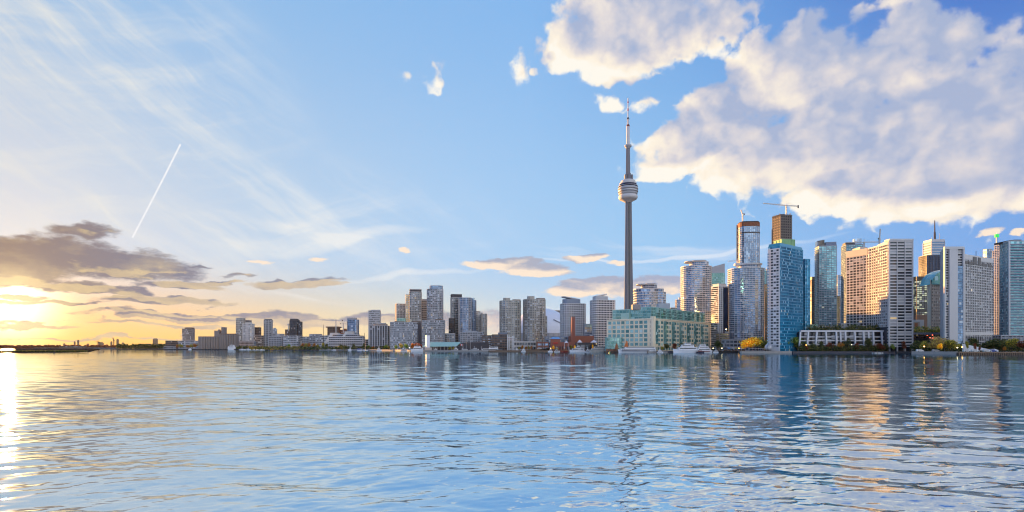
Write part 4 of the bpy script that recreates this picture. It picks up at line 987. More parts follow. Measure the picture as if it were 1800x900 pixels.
# twin grey-beige concrete towers
def twin(px0, px1, top, label, Y, chim):
    t, fp, z1 = block('concrete_apartment_tower', label, 'apartment tower', px0, px1, top, Y, rrect(36, 30, 12, 10, 4), fl=3.05, bay=2.7, gl='glass_mixed', wl='taupe' if 0 else 'offwhite_stone', band=.38, bo=.35, pier=.85, po=.5)
    q = scalep(fp, .34, -5, 0); MB().prism(q, z1, Z(chim, Y)).build('roof_plant_room', 'offwhite_stone', t)
    MB().prism(scalep(fp, .4, 9, 0), z1, z1+2.6).build('roof_plant_room', 'taupe', t)
    m = MB(); x_, y_ = fp[-3]; m.cyl(x_+3, y_+3, z1, z1+4.5, .35, .2, 6); m.build('aerial', 'charcoal', t)
    return t, fp, z1
wall('offwhite_stone', (.43, .415, .37), .8, .12)
twin(878.5, 915, 528.5, 'rounded grey beige concrete tower left of the stadium dome', 800, 522.5)
twin(920, 958.5, 526, 'rounded grey beige concrete tower covering the left half of the stadium dome', 800, 519.5)
block('tower_annex', 'lower narrow flank of the beige tower beside the stadium dome', 'apartment tower', 955, 961.5, 556, 812, rect(6, 14, 0), fl=3.05, bay=3, gl='glass_mixed', wl='offwhite_stone', band=.4, pier=.5)
# red chimney and power house
ch = thing('chimney', 'tall slim red brick chimney in front of a white tower', 'chimney', (X(1007.3, 680), 680, GZ))
m = MB(); m.prism(scalep(rect(5.6, 5.6), 1, X(1007.3, 680), 680), GZ, Z(557, 680), 999, 3, poly2=scalep(rect(3.6, 3.6), 1, X(1007.3, 680), 680)); m.build('stack', 'brick', ch)
MB().prism(scalep(rect(4.2, 4.2), 1, X(1007.3, 680), 680), Z(558.5, 680), Z(557, 680)).build('rim', 'brown', ch)
ph = thing('brick_powerhouse', 'long red brick gallery building by the boardwalk with arched openings', 'building', (X(990, 660), 670, GZ))
MB().prism(fit(rect(34, 12, 0), 967, 1011, 662), GZ, Z(601.5, 662)).build('wall', 'brick', ph)
for i in range(9): MB().box(X(971+i*4.2, 661.8), X(972.8+i*4.2, 661.8), 661.7, 662.1, GZ+1, GZ+5).build('window', 'glass_dark', ph)
MB().box(X(972, 661), X(981, 661), 661.2, 661.9, Z(604, 662), Z(602, 662)).build('sign_band', 'red_paint', ph)
MB().prism(fit(rect(30, 14, 0), 999, 1044, 690), GZ, Z(590.5, 690)).build('upper_hall', 'red_brick', ph)
br = thing('blue_roof_house', 'red brick block with bright blue hipped roof', 'building', (X(976, 670), 672, GZ))
fp = fit(rect(12, 9, 0), 967.5, 985, 668); MB().prism(fp, GZ, Z(596, 668)).build('wall', 'red_brick', br)
MB().prism(offset(fp, .8), Z(596, 668), Z(592.3, 668), poly2=scalep(fp, .6)).build('roof', 'blue_roof', br)
block('grey_theatre', 'low blue grey hall between the brick powerhouse and white tower', 'building', 958, 1003, 592, 715, rect(40, 14, 0), fl=5, bay=4, gl='glass_grey', wl='blue_grey', band=.5, pier=.6)
block('orange_brick_house', 'small orange brick house behind the tall ship stern', 'building', 944, 964, 602, 672, rect(14, 8, 0), fl=9, bay=5, gl='glass_sky', wl='red_brick', band=.5, pier=.9)
# party tents
for i, (a, b, top, Y, lab) in enumerate(((1037, 1051, 597.5, 650, 'white peaked party tent left of the green glass pavilion'), (1014, 1024, 597, 655, 'grey peaked tent roof below the brick upper hall'), (992, 999, 599, 650, 'small pale tent beside the red chimney foot'))):
    q = fit(rect(10, 8, 0), a, b, Y); c = centre(q); tt = thing('party_tent', lab, 'tent', (c[0], c[1], GZ))
    MB().prism(q, Z(602.5, Y), Z(top, Y), 999, 3, poly2=[(c[0]+(x-c[0])*.08, c[1]+(y-c[1])*.08) for x, y in q]).build('canopy', 'tent', tt)
    for (x, y) in q: MB().beam((x, y, GZ), (x, y, Z(602.5, Y)), .25).build('pole', 'white', tt)
block('dark_harbour_shed', 'long dark shed with open front behind the grey ferry', 'shed', 1012, 1050, 603, 640, rect(30, 8, 0), fl=9, bay=5, gl='glass_dark', wl='charcoal', band=.45, pier=.3)

# ------------------------------------------------------------------ towers of the centre left group
def twr(name, lab, a, b, top, Y, sh, **k): return block(name, lab, 'apartment tower', a, b, top, Y, sh, **k)
t, fp, z1 = twr('slim_edge_tower', 'slim grey tower with orange lit edge above a pale teal roof', 695, 712.5, 534, 1000, rect(15, 14, 20), fl=2.9, bay=2.6, gl='glass_grey', wl='concrete', band=.3, pier=.9)
block('teal_roof_block', 'squat block with pale teal roof below the slim edge tower', 'building', 698, 713, 559.5, 930, rect(16, 10, 0), fl=5, bay=4, gl='glass_green', wl='green_roof', band=.35, pier=.6)
t, fp, z1 = twr('stepped_glass_tower', 'grey glass tower with taller dark topped right half, left of the tallest one', 719.5, 741, 513, 960, rrect(22, 20, 4, 8, 2), fl=3.0, bay=2.5, gl='glass_mixed', wl='concrete', band=.3, bo=.35, pier=.55)
MB().prism(offset(scalep(fp, .96), 0), z1, Z(508, 960)).build('dark_roof_storey', 'charcoal', t); MB().prism(scalep(fp, 1.02), Z(509.2, 960), Z(508, 960), bottom=True).build('roof_slab', 'concrete', t)
twr('lower_glass_tower', 'beige balcony tower attached left of the dark topped tower', 713, 722, 518, 975, rect(10, 16, 12), fl=3.0, bay=2.6, gl='glass_gold', wl='light_concrete', band=.4, bo=.5, pier=.5)
twr('recessed_tower', 'shaded narrow tower with dark windows between two taller glass towers', 740.5, 752, 528, 1010, rect(12, 14, 0), fl=3.2, bay=3, gl='glass_dark', wl='concrete', band=.4, pier=.8, roof=(2, 'mid_grey', .8))
t, fp, z1 = twr('tall_glass_tower', 'tallest rounded glass tower of the left cluster with blue glass top', 750.5, 779, 508, 950, rrect(28, 22, 8, 0, 4), fl=2.95, bay=2.6, gl='glass_mixed', wl='mid_grey', band=.3, bo=.4, pier=.5)
facade(t, scalep(fp, .80, 2, 0), z1, Z(502, 950), 3.2, 2.4, gl='glass_sky', wl='mid_grey', band=.15, pier=.2)
twr('dark_topped_tower', 'glass tower with flat black roof slab and lit gold edge', 792, 812, 523, 925, rect(20, 18, 14), fl=3.0, bay=2.6, gl='glass_grey', wl='concrete', band=.28, bo=.2, pier=.4, roof=(5.5, 'charcoal', 1.0))
t, fp, z1 = twr('broad_glass_tower', 'broad rounded glass tower right of the black roofed one', 806, 829, 523.5, 905, rrect(24, 20, 8, 0, 4), fl=3.0, bay=2.4, gl='glass_blue', wl='mid_grey', band=.24, bo=.3, pier=.4)
twr('broad_glass_tower_wing', 'blue grey right wing of the broad rounded glass tower', 824, 837, 528, 925, rrect(14, 16, 4, 0, 3), fl=3.0, bay=2.4, gl='glass_blue', wl='blue_grey', band=.24, bo=.3, pier=.4, roof=(4, 'glass_sky', .7, -1))
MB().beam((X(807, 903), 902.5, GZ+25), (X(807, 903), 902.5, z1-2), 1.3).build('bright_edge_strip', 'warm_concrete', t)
twr('low_dark_annex', 'short dark block at the left foot of the black roofed tower', 789, 799, 560, 915, rect(10, 12, 0), fl=3.2, bay=2.6, gl='glass_dark', wl='charcoal', band=.3, pier=.4, roof=(.8, 'concrete', 1))
twr('gold_flank_tower', 'beige tower with gold lit left flank right of broad glass towers', 832, 848, 549.5, 930, rect(17, 16, 24), fl=3.2, bay=2.4, gl='glass_mixed', wl='light_concrete', band=.25, pier=1.1, roof=(2, 'brown', .5))
twr('gold_flank_tower', 'lower beige tower stepping down beyond the gold lit one', 845, 856, 552, 920, rrect(12, 14, 4, 0, 3), fl=3.2, bay=2.4, gl='glass_mixed', wl='offwhite_stone', band=.25, pier=1.0)
# mottled long blocks
t, fp, z1 = twr('speckled_block', 'long grey speckled apartment block behind lakeside trees, the left of a pair', 686, 741, 566.5, 860, rect(52, 16, 2), fl=3.6, bay=1.9, gl='glass_mixed', wl='taupe_grey' if 0 else 'grey', band=.32, bo=.2, pier=.5, roof=[(1.4, 'brown', .3, -10), (1.6, 'brown', .25, 16)])
MB().box(fp[1][0]-4, fp[1][0]+.4, fp[1][1]-.7, fp[1][1], GZ, z1).build('dark_stair_strip', 'charcoal', t)
t, fp, z1 = twr('speckled_block', 'long grey speckled apartment block behind the lighthouse column, right of the pair', 742, 782, 563, 845, rect(38, 16, 2), fl=3.6, bay=1.9, gl='glass_mixed', wl='grey', band=.32, bo=.2, pier=.5, roof=[(1.8, 'brown', .3, 8), (1.2, 'brown', .2, -8)])
# slender tower with diagonal pattern, lower block
t, fp, z1 = twr('patterned_tower', 'pale tower with staggered dark window pattern above a grid block', 648, 669, 546, 1150, rect(20, 16, 8), fl=3.4, bay=2.2, gl='window_dark', wl='mid_grey', band=.45, bo=.2, pier=.9, roof=(1.2, 'mid_grey', .8, 2))
twr('pilastered_block', 'grey block with tall pale pilasters at the foot of the patterned tower', 648, 686.5, 573, 1000, rrect(38, 18, 3, 0, 2), fl=3.6, bay=4.2, gl='glass_dark', wl='mid_grey', band=.10, pier=1.5, roof=[(3, 'taupe', .62, 2), (5, 'mid_grey', .4, 4)])
# middle distance low rise
def low(name, lab, a, b, top, Y, gl='glass_grey', wl='mid_grey', d=14, fl=3.6, bay=3.5, **k): return block(name, lab, 'building', a, b, top, Y, rect((b-a)/1000*Y, d, 0), fl=fl, bay=bay, gl=gl, wl=wl, band=.4, pier=.6, **k)
low('grey_low_block', 'low grey block with white roof band at the foot of the black roofed tower', 782, 800, 587.5, 860, roof=(1.2, 'white', 1.02))
low('white_balcony_block', 'low white balcony block in front of the gold flank towers', 809, 849, 584, 820, 'glass_dark', 'mid_grey', roof=(2, 'mid_grey', .5))
low('dark_warehouse', 'dark brown four storey warehouse left of the beige tower', 848, 868, 590, 800, 'glass_mixed', 'brown', fl=4.4)
low('dark_warehouse', 'wider dark brown warehouse with blue grey roof box', 865, 892, 588.5, 790, 'glass_dark', 'brown', fl=4.4, roof=(3.5, 'blue_grey', .6, 4))
hs = thing('boat_hangar', 'long dark curved roof hangar behind moored white boats', 'hangar', (X(832, 740), 745, GZ))
prf = [(X(803, 740), GZ), (X(808, 740), Z(605, 740)), (X(820, 740), Z(601.5, 740)), (X(850, 740), Z(601.5, 740)), (X(862, 740), Z(605, 740)), (X(866, 740), GZ)]
m = MB(); m.quad([(x, 738, z) for x, z in prf])
for (a, b) in zip(prf, prf[1:]): m.quad([(a[0], 738, a[1]), (a[0], 762, a[1]), (b[0], 762, b[1]), (b[0], 738, b[1])])
m.build('curved_roof', 'charcoal', hs)
gr = thing('green_roof_shed', 'long low ferry shed with sea green sloping copper roof', 'shed', (X(775, 745), 748, GZ))
ra = [(X(757, 742), 742), (X(805, 742), 742), (X(801, 758), 758), (X(757, 758), 758)]
m = MB(); z0, z1_ = Z(608.5, 742), Z(602, 742)
A_, B2 = (X(742, 740), 740), (X(807, 740), 740)
m.quad([(A_[0], 740, z0-.5), (B2[0]-3, 740, z0), (B2[0]+1, 752, z1_+.6), (A_[0]+7, 752, z1_+.6)]); m.quad([(A_[0], 740, z0-.9), (B2[0]-3, 740, z0-.4), (B2[0]-3, 740, z0), (A_[0], 740, z0-.5)]); m.quad([(B2[0]-3, 740, z0-.4), (B2[0]+1, 752, z1_), (B2[0]+1, 752, z1_+.6), (B2[0]-3, 740, z0)])
m.quad([(A_[0]+7, 752, z1_+.6), (B2[0]+1, 752, z1_+.6), (B2[0]-3, 764, z0), (A_[0], 764, z0)])
m.build('roof', 'green_roof', gr); MB().box(A_[0]+8, B2[0]-6, 744, 760, GZ, z0-.6).build('wall', 'charcoal', gr)
m = MB()
for i in range(8): m.box(A_[0]+10+i*4.6, A_[0]+10.5+i*4.6, 741, 741.5, GZ, z0-.5)
m.build('post', 'offwhite', gr)
lc = thing('white_column', 'plain white square lighthouse like column on a pale stone base', 'monument', (X(751.5, 735), 736, GZ))
MB().prism(scalep(rect(4.6, 4.6, 30), 1, X(751.3, 735), 737), GZ+3.4, Z(589.5, 735)).build('shaft', 'tent', lc); MB().prism(scalep(rect(8.6, 6), 1, X(753, 735), 737), GZ, GZ+3.6).build('base', 'offwhite', lc)
# white arched stage by the beige tower
sg = thing('ferry_gantry', 'tall white ferry gantry with paired columns and lit top beam', 'gantry', (X(896, 690), 692, GZ))
for px in (892.2, 895, 900.4, 903.2):
    MB().box(X(px, 690)-.5, X(px, 690)+.5, 690, 691, GZ, Z(588 if px in (892.2,) else 590, 690)).build('column', 'white', sg)
for py in (594, 598): MB().box(X(891.6, 690), X(904, 690), 689.6, 691.4, Z(py, 690), Z(py, 690)+.9).build('beam', 'white', sg)
MB().box(X(892.6, 690), X(903, 690), 690.2, 691, Z(597, 690), Z(595.2, 690)).build('lit_panel', 'tarp_orange', sg)
low('curved_white_hall', 'low hall with long white sloping roof edge behind orange trees', 903, 942, 601, 730, 'glass_dark', 'offwhite', fl=8, roof=(.8, 'white', 1.04))

# ------------------------------------------------------------------ west group, farther and hazier
def west(name, lab, a, b, top, Y, sh=None, cat='apartment tower', **k):
    k.setdefault('gl', 'glass_mixed'); k.setdefault('wl', 'concrete'); k.setdefault('band', .4); k.setdefault('pier', .9); k.setdefault('fl', 3.2); k.setdefault('bay', 3.5)
    return block(name, lab, cat, a, b, top, Y, sh or rect(20, 18, 12), **k)
west('curved_top_tower', 'dark glass tower with rounded shoulder left of construction crane', 509, 527, 563, 1350, rrect(20, 16, 5, 0, 3), gl='glass_dark', wl='charcoal', band=.25, pier=.4, roof=(2.4, 'charcoal', .85, -1))
west('curved_top_tower_wing', 'narrower dark wing right of the rounded shoulder tower', 525, 531.5, 565.5, 1345, rect(8, 14, 0), gl='glass_dark', wl='charcoal', band=.25, pier=.4)
west('brown_stub_block', 'short brown block under a small crane left of rounded shoulder tower', 501.5, 509, 579.5, 1360, rect(9, 10, 0), wl='brown', cat='building')
west('shell_tower', 'slate glass tower with slanting curved roof right of the cranes', 610.5, 631, 562, 1150, rrect(22, 16, 5, 0, 3), gl='glass_blue', wl='blue_grey', band=.22, pier=.4, roof=(3.2, 'grey', .8, -2))
t, fp, z1 = west('unfinished_block', 'brown unfinished building with wide formwork roof under two cranes', 576, 597.5, 576, 1250, rect(26, 18, 0), gl='dark', wl='brown', band=.35, pier=1.2, cat='building under construction')
MB().prism(offset(fp, 3), z1, z1+2.5, bottom=True).build('formwork_deck', 'brown', t)
west('rust_block', 'rust brown block between unfinished building and slate glass tower', 597, 613, 580, 1260, rect(20, 14, 0), wl='rust', gl='glass_dark', cat='building', roof=(2, 'rust', .4, 2))
west('thin_dark_tower', 'slim dark green glass tower standing alone right of the silos', 464, 479, 562, 1500, rect(20, 18, 14), gl='glass_dark', wl='grey', band=.2, pier=1.6, roof=(1.2, 'charcoal', .9))
west('domed_hall', 'small pale hall with rounded roof right of slim dark tower', 479, 487, 579, 1480, rrect(12, 10, 4, 0, 3), wl='mid_grey', cat='building', roof=(2.5, 'mid_grey', .6))
west('beige_tower', 'tallest beige tower of the group behind the grain silos', 415, 431, 559, 1620, rect(24, 20, 10), wl='offwhite_stone', band=.3, pier=1.4)
west('beige_tower', 'brown grey tower half hidden behind two beige towers', 430, 442, 563, 1640, rect(18, 16, 0), wl='taupe')
west('pale_ribbed_tower', 'pale ribbed tower in front, with stepped crown and wide base', 427, 447, 569, 1560, rrect(28, 20, 5, 0, 2), wl='light_concrete', band=.2, pier=2.0, roof=(2, 'light_concrete', .6))
west('dark_square_block', 'dark squat block right of the pale ribbed tower', 448, 459, 575.5, 1600, rect(16, 14, 12), wl='brown', gl='glass_dark', cat='building')
west('lone_brown_block', 'isolated brown grey tower with flat slab roof left of grain silos', 320.5, 342, 578, 1900, rect(34, 24, 10), wl='taupe', gl='glass_mixed', roof=(2.2, 'brown', .8, 4), band=.3, pier=1.6)
west('white_hall', 'long low white hall at the foot of the isolated brown tower', 314, 353, 599, 1800, rect(70, 20, 0), wl='mid_grey', cat='building')
# grain silos
si = thing('grain_silos', 'massive grey brown grain silo complex of fused cylinders beside the water', 'silo', (X(383, 1420), 1430, GZ))
Ys = 1400
for (a, b, top, n) in ((353, 384, 591.5, 7), (385.5, 415, 587.5, 7)):
    w = (b-a)/n
    for i in range(n):
        r = w/2000*Ys*1.0; cxs = X(a+(i+.5)*w, Ys+r)
        MB().cyl(cxs, Ys+r, GZ, Z(top, Ys), r, r, 12).build('silo_cylinder', 'silo', si)
    MB().box(X(a, Ys+20), X(b, Ys+20), Ys+8, Ys+34, GZ, Z(top-.3, Ys)).build('silo_body', 'silo', si)
MB().box(X(375.5, Ys), X(384.5, Ys), Ys+3, Ys+20, GZ, Z(581, Ys)).build('head_house', 'silo', si)
MB().box(X(388.5, Ys), X(393, Ys), Ys+1, Ys+16, GZ, Z(575, Ys)).build('elevator_shaft', 'silo', si)
MB().box(X(382, Ys), X(384.3, Ys), Ys+3, Ys+10, Z(581, Ys), Z(579, Ys)).build('vent', 'silo', si)
MB().box(X(384, Ys), X(389, Ys), Ys+5, Ys+18, GZ, Z(585, Ys)).build('link_block', 'silo', si)
MB().box(X(386, Ys), X(415, Ys), Ys+.6, Ys+3, Z(588, Ys), Z(586.4, Ys)).build('parapet', 'brown', si)
# terraced white housing
tz = thing('terraced_housing', 'white horizontally banded housing stepping up like a ziggurat', 'apartment block', (X(610, 1100), 1110, GZ))
f1 = fit(rect(64, 18, 0), 578, 641, 1090); facade(tz, f1, GZ, Z(592, 1090), 3.6, 4, gl='glass_dark', wl='white', band=.42, pier=.5, bo=1.0)
f2 = fit(rect(40, 12, 0), 585, 632, 1115); facade(tz, f2, GZ, Z(588, 1115), 3.6, 4, gl='glass_dark', wl='mid_grey', band=.42, pier=.5)
m = MB(); Yt = 1105
m2 = MB(); m.quad([(X(569, Yt), Yt, Z(603, Yt)), (X(575, Yt), Yt, Z(603, Yt)), (X(586, Yt), Yt, Z(586, Yt)), (X(581, Yt), Yt, Z(586, Yt))]); m2.quad([(X(600, Yt), Yt, Z(593, Yt)), (X(605, Yt), Yt, Z(593, Yt)), (X(612, Yt), Yt, Z(584, Yt)), (X(607, Yt), Yt, Z(584, Yt))])
m.build('stair_ramp', 'light_concrete', tz); m2.build('stair_ramp', 'light_concrete', tz)
MB().box(X(580.5, 1118), X(595, 1118), 1116, 1130, GZ, Z(585, 1118)).build('top_box', 'offwhite', tz); MB().box(X(606, 1118), X(620, 1118), 1116, 1130, GZ, Z(582.5, 1118)).build('top_box', 'offwhite', tz)
lows = [('pale blue white lakeside apartments beside the slim dark tower', 472, 499, 592, 1300, 'mid_grey', 'glass_dark'), ('second pale lakeside apartment block with white roof', 498, 528, 590.5, 1290, 'mid_grey', 'glass_grey'),
 ('low grey rooms under the dark rounded tower wing', 528, 546, 592, 1300, 'grey', 'glass_grey'), ('grey flat roofed block left of the ziggurat housing', 544, 566, 587.5, 1280, 'grey', 'glass_mixed'),
 ('grey stepped block behind the ziggurat stair ramp', 562, 582, 590, 1240, 'mid_grey', 'glass_mixed'), ('low taupe offices between pale ribbed tower and dark tower', 446, 466, 590, 1500, 'taupe', 'glass_grey'),
 ('low mixed offices under the beige towers', 416, 450, 600, 1480, 'mid_grey', 'glass_dark'), ('grey low houses right of slim dark tower base', 479, 500, 587, 1440, 'grey', 'glass_grey'), ('shadowed low block left of the pilastered block', 633, 650, 597, 1120, 'grey', 'glass_dark'),
 ('tiny grey house with chimney left of pilastered block', 630, 640, 590.5, 1180, 'brown', 'glass_dark'), ('brown low houses left of the lone brown tower', 291, 318, 599, 1850, 'brown', 'glass_dark'), ('low long white pier building near autumn trees', 288, 309, 609.5, 1650, 'mid_grey', 'glass_dark')]
for lab, a, b, top, Y, wl, gl in lows: low('low_block', lab, a, b, top, Y, gl, wl, d=16, fl=3.4 if top < 600 else 2.6)
# far low sheds and tiny skyline near the sun
far = [('long warehouse with pale bands behind the sandbar', 104, 152, 608.5, 2300, 'far_warm'), ('low long shed right of the sandbar tip', 150, 168, 610.5, 2300, 'far_haze_brown'), ('grey quay shed with pale roof, left of lit windows', 165, 212, 611.5, 2100, 'grey'),
 ('long dark roofed terminal on the horizon', 246, 292, 604.5, 2300, 'charcoal'), ('dark lakeside shed with warm lit windows', 212, 256, 608, 2150, 'brown'), ('white airport shed beside the autumn trees', 278, 302, 610, 2000, 'mid_grey'), ('low reddish roof sheds at the far left shore', 60, 104, 611, 2600, 'far_haze_brown')]
for lab, a, b, top, Y, wl in far: low('far_shed', lab, a, b, top, Y, 'glass_dark', wl, d=30, fl=2.4, bay=8)
fart = [('tiny thin far tower nearest the sun', 84.3, 86, 606.2), ('tiny curved top far tower, left of a close pair', 129.5, 133, 601), ('tiny far tower, taller right one of a close pair', 135.6, 139.4, 598.3), ('tiny squat far block right of the close pair', 152, 156.8, 605),
 ('tiny domed far block under a tiny crane', 173.5, 182.5, 602.6), ('tiny narrow far tower beside a lattice mast', 194, 197.6, 601), ('tiny taller plain far tower right of the lattice mast', 204.5, 209, 597), ('tiny low domed block right of the plain far tower', 213.8, 218, 603), 
 ('pale round topped far block above the long terminal', 268.5, 277.5, 596), ('small pale far hall beside the brown houses', 306, 312, 601), ('tiny far house roof between two far towers', 185, 190, 606.5), ('tiny low tower at the sandbar haze', 111, 115, 604.5)]
for lab, a, b, top in fart:
    rd = 'dom' in lab or 'round' in lab or 'curved' in lab
    Yf = 3200; q = fit(rrect(12, 10, 4, 0, 3) if rd else rect(12, 10, 10), a, b, Yf); c = centre(q); t = thing('far_tower', lab, 'tower', (c[0], c[1], GZ), 'tiny towers on the western horizon')
    MB().prism(q, GZ, Z(top, Yf), 9, 9).build('wall', 'far_warm', t)
    MB().prism(scalep(q, .7), Z(top, Yf), Z(top-1, Yf)).build('roof', 'far_haze_brown', t)

# ------------------------------------------------------------------ cranes
def crane(lab, px, Y, ybase, ytop, jl, jr, mat='crane_white', w=1.6, tilt=0, name='tower_crane'):
    x = X(px, Y); zb, zt_ = Z(ybase, Y), Z(ytop, Y); k = Y/1000
    t = thing(name, lab, 'crane', (x, Y, zb)); w *= max(.6, k)
    n = max(3, int((zt_-zb)/(w*1.6)))
    MB().lattice((x, Y, zb), (x, Y, zt_), w, w*.28, n).build('mast', mat, t)
    MB().box(x-w*.6, x+w*1.2, Y-w*.9, Y+w*.6, zt_-w*.2, zt_+w).build('cab', mat, t)
    zj = zt_+w*.5
    if name == 'tower_crane':
        MB().lattice((x, Y, zj), (X(jl, Y), Y+4*k, zj+tilt*k), w*.7, w*.24, 14).build('jib', mat, t)
        MB().lattice((x, Y, zj), (X(jr, Y), Y-2*k, zj-tilt*k*.35), w*.7, w*.24, 4).build('counter_jib', mat, t)
        xr = X(jr, Y); MB().box(xr-w*.9, xr+w*.3, Y-2*k-w*.4, Y-2*k+w*.4, zj-w*2.0-tilt*k*.35, zj).build('counterweight', 'charcoal', t)
        MB().beam((x, Y, zj), (x, Y, zj+w*3), w*.35).build('apex', mat, t)
        m = MB(); m.beam((x, Y, zj+w*3), (x+(X(jl, Y)-x)*.6, Y+2*k, zj+tilt*k*.6), w*.1); m.beam((x, Y, zj+w*3), (x+(xr-x)*.8, Y-k, zj), w*.1); m.build('tie_bar', mat, t)
    else:      # luffing jib, folded high
        MB().lattice((x, Y, zj), (X(jl, Y), Y, zj+tilt*k), w*.7, w*.3, 9).build('jib', mat, t)
        MB().box(x-w*.4, X(jr, Y), Y-w*.5, Y+w*.5, zj-w*.3, zj+w*1.1).build('counterweight', 'charcoal', t)
    return t
crane('white tower crane with long jib on the bare concrete frame', 1382, 640, 378, 362, 1343, 1402.5, tilt=5)
crane('luffing crane folded above the rust tarp ring', 1305.5, 750, 390, 378, 1302.5, 1309, name='luffing_crane', tilt=8)
crane('white horizontal crane reaching left above the gold hotel wing', 1519, 660, 434, 426.5, 1488, 1545, tilt=0)
crane('white luffing crane raised steeply left of hotel slab roof', 1546, 640, 432, 421, 1547.5, 1543.5, name='luffing_crane', tilt=18)
crane('small crane by the hoist line of unfinished glass tower', 1296, 690, 480, 459, 1281, 1299, w=1.1)
crane('small crane showing behind rounded condo crown', 1348, 900, 500, 474, 1337, 1352, w=1.2)
crane('tall crane with long level jib above unfinished brown building', 590.5, 1230, 586, 563, 563, 603, 'crane_white', 1.1)
crane('short crane leaning over the slate glass tower', 603.5, 1240, 586, 568.5, 611, 600, 'crane_white', 1.0)
crane('little crane above the brown stub block', 507, 1340, 582, 570.5, 503, 509.5, 'crane_white', 1.0)
crane('tiny crane on the golden horizon by the domed block', 172.5, 3000, 611, 601.5, 165.5, 176, 'far_warm', 1.0)
crane('tiny raised crane on the golden horizon by a thin tower', 200, 3000, 611, 599, 198.3, 201, 'far_warm', 1.0, name='luffing_crane', tilt=5)
crane('crane arm sticking out left of isolated brown tower', 321, 1860, 600, 589.5, 314, 323, 'crane_white', 1.0)
for px, yt, Y, lab in ((568.5, 570.5, 1200, 'thin lone mast left of unfinished brown building'), (640.5, 585, 1040, 'thin flagpole mast left of the patterned tower'), (1754, 0, 0, ''), (233.5, 603, 2200, 'thin mast on the far shore shed')):
    if not Y: continue
    m = MB(); x = X(px, Y); m.cyl(x, Y, GZ, Z(yt, Y), .5*Y/1000, .3*Y/1000, 6); tag(m.build('mast', 'charcoal'), lab, 'mast')

# ------------------------------------------------------------------ trees
def crown_mesh(seed, n, lobes, rz=1.0):
    rg = np.random.RandomState(seed); V = []; F = []
    L = []
    for i in range(lobes):
        a = rg.uniform(0, 6.28); rr = rg.uniform(0, .55)*(1 if i else 0)
        L.append((rr*math.cos(a), rr*math.sin(a), rg.uniform(-.38, .42)*rz, rg.uniform(.30, .52)))
    for i in range(n):
        c = L[rg.randint(len(L))]; d = rg.normal(size=3); d /= np.linalg.norm(d); r = c[3]*rg.uniform(.55, 1.06)
        p = np.array([c[0]+d[0]*r, c[1]+d[1]*r, c[2]+d[2]*r*.9*rz])
        s = rg.uniform(.035, .085); u = rg.normal(size=3); u /= np.linalg.norm(u); w = np.cross(u, rg.normal(size=3)); w /= np.linalg.norm(w)
        k = len(V); V += [tuple(p-u*s), tuple(p+w*s*.8), tuple(p+u*s), tuple(p-w*s*.8)]; F.append((k, k+1, k+2, k+3))
    me = bpy.data.meshes.new('crown'); me.from_pydata(V, [], F); return me
CROWNS = {}
def crown(seed, mat, lobes=9, n=1500, rz=1.0):
    k = (seed, mat, lobes, rz)
    if k not in CROWNS:
        me = crown_mesh(seed, n, lobes, rz); me.materials.append(MATS[mat]); CROWNS[k] = me
    return CROWNS[k]
TRUNK = None
def tree(label, px, Y, ytop, ybase, mat, wpx=None, name='broadleaf_tree', seed=None, group=None, z0=GZ, trunk=.30, rz=1.0, lobes=9):
    """tree: tapered trunk with limbs, crown of leaf clumps"""
    x = X(px, Y); h = Z(ytop, Y)-z0; w = (wpx/1000*Y) if wpx else h*.9
    t = thing(name, label, 'tree', (x, Y, z0), group)
    m = MB(); tr = max(.16, h*.022)
    m.cyl(x, Y, z0, z0+h*.5, tr, tr*.6, 8)
    for k in range(5):
        a = k*1.3+px; m.beam((x, Y, z0+h*(.28+.04*k)), (x+math.cos(a)*w*.26, Y+math.sin(a)*w*.26, z0+h*(.55+.06*k)), tr*.55)
    m.build('trunk', 'bark', t)
    s = seed if seed is not None else int(px) % 6
    c = bpy.data.objects.new('crown', crown(s, mat, lobes, rz=rz)); COL.objects.link(c); c.parent = t
    hc = h*(1-trunk*.55); c.location = (0, 0, h-hc*.5+.02*h); c.scale = (w*.56, w*.56, hc*.60/rz); c.rotation_euler = (0, 0, px)
    return t
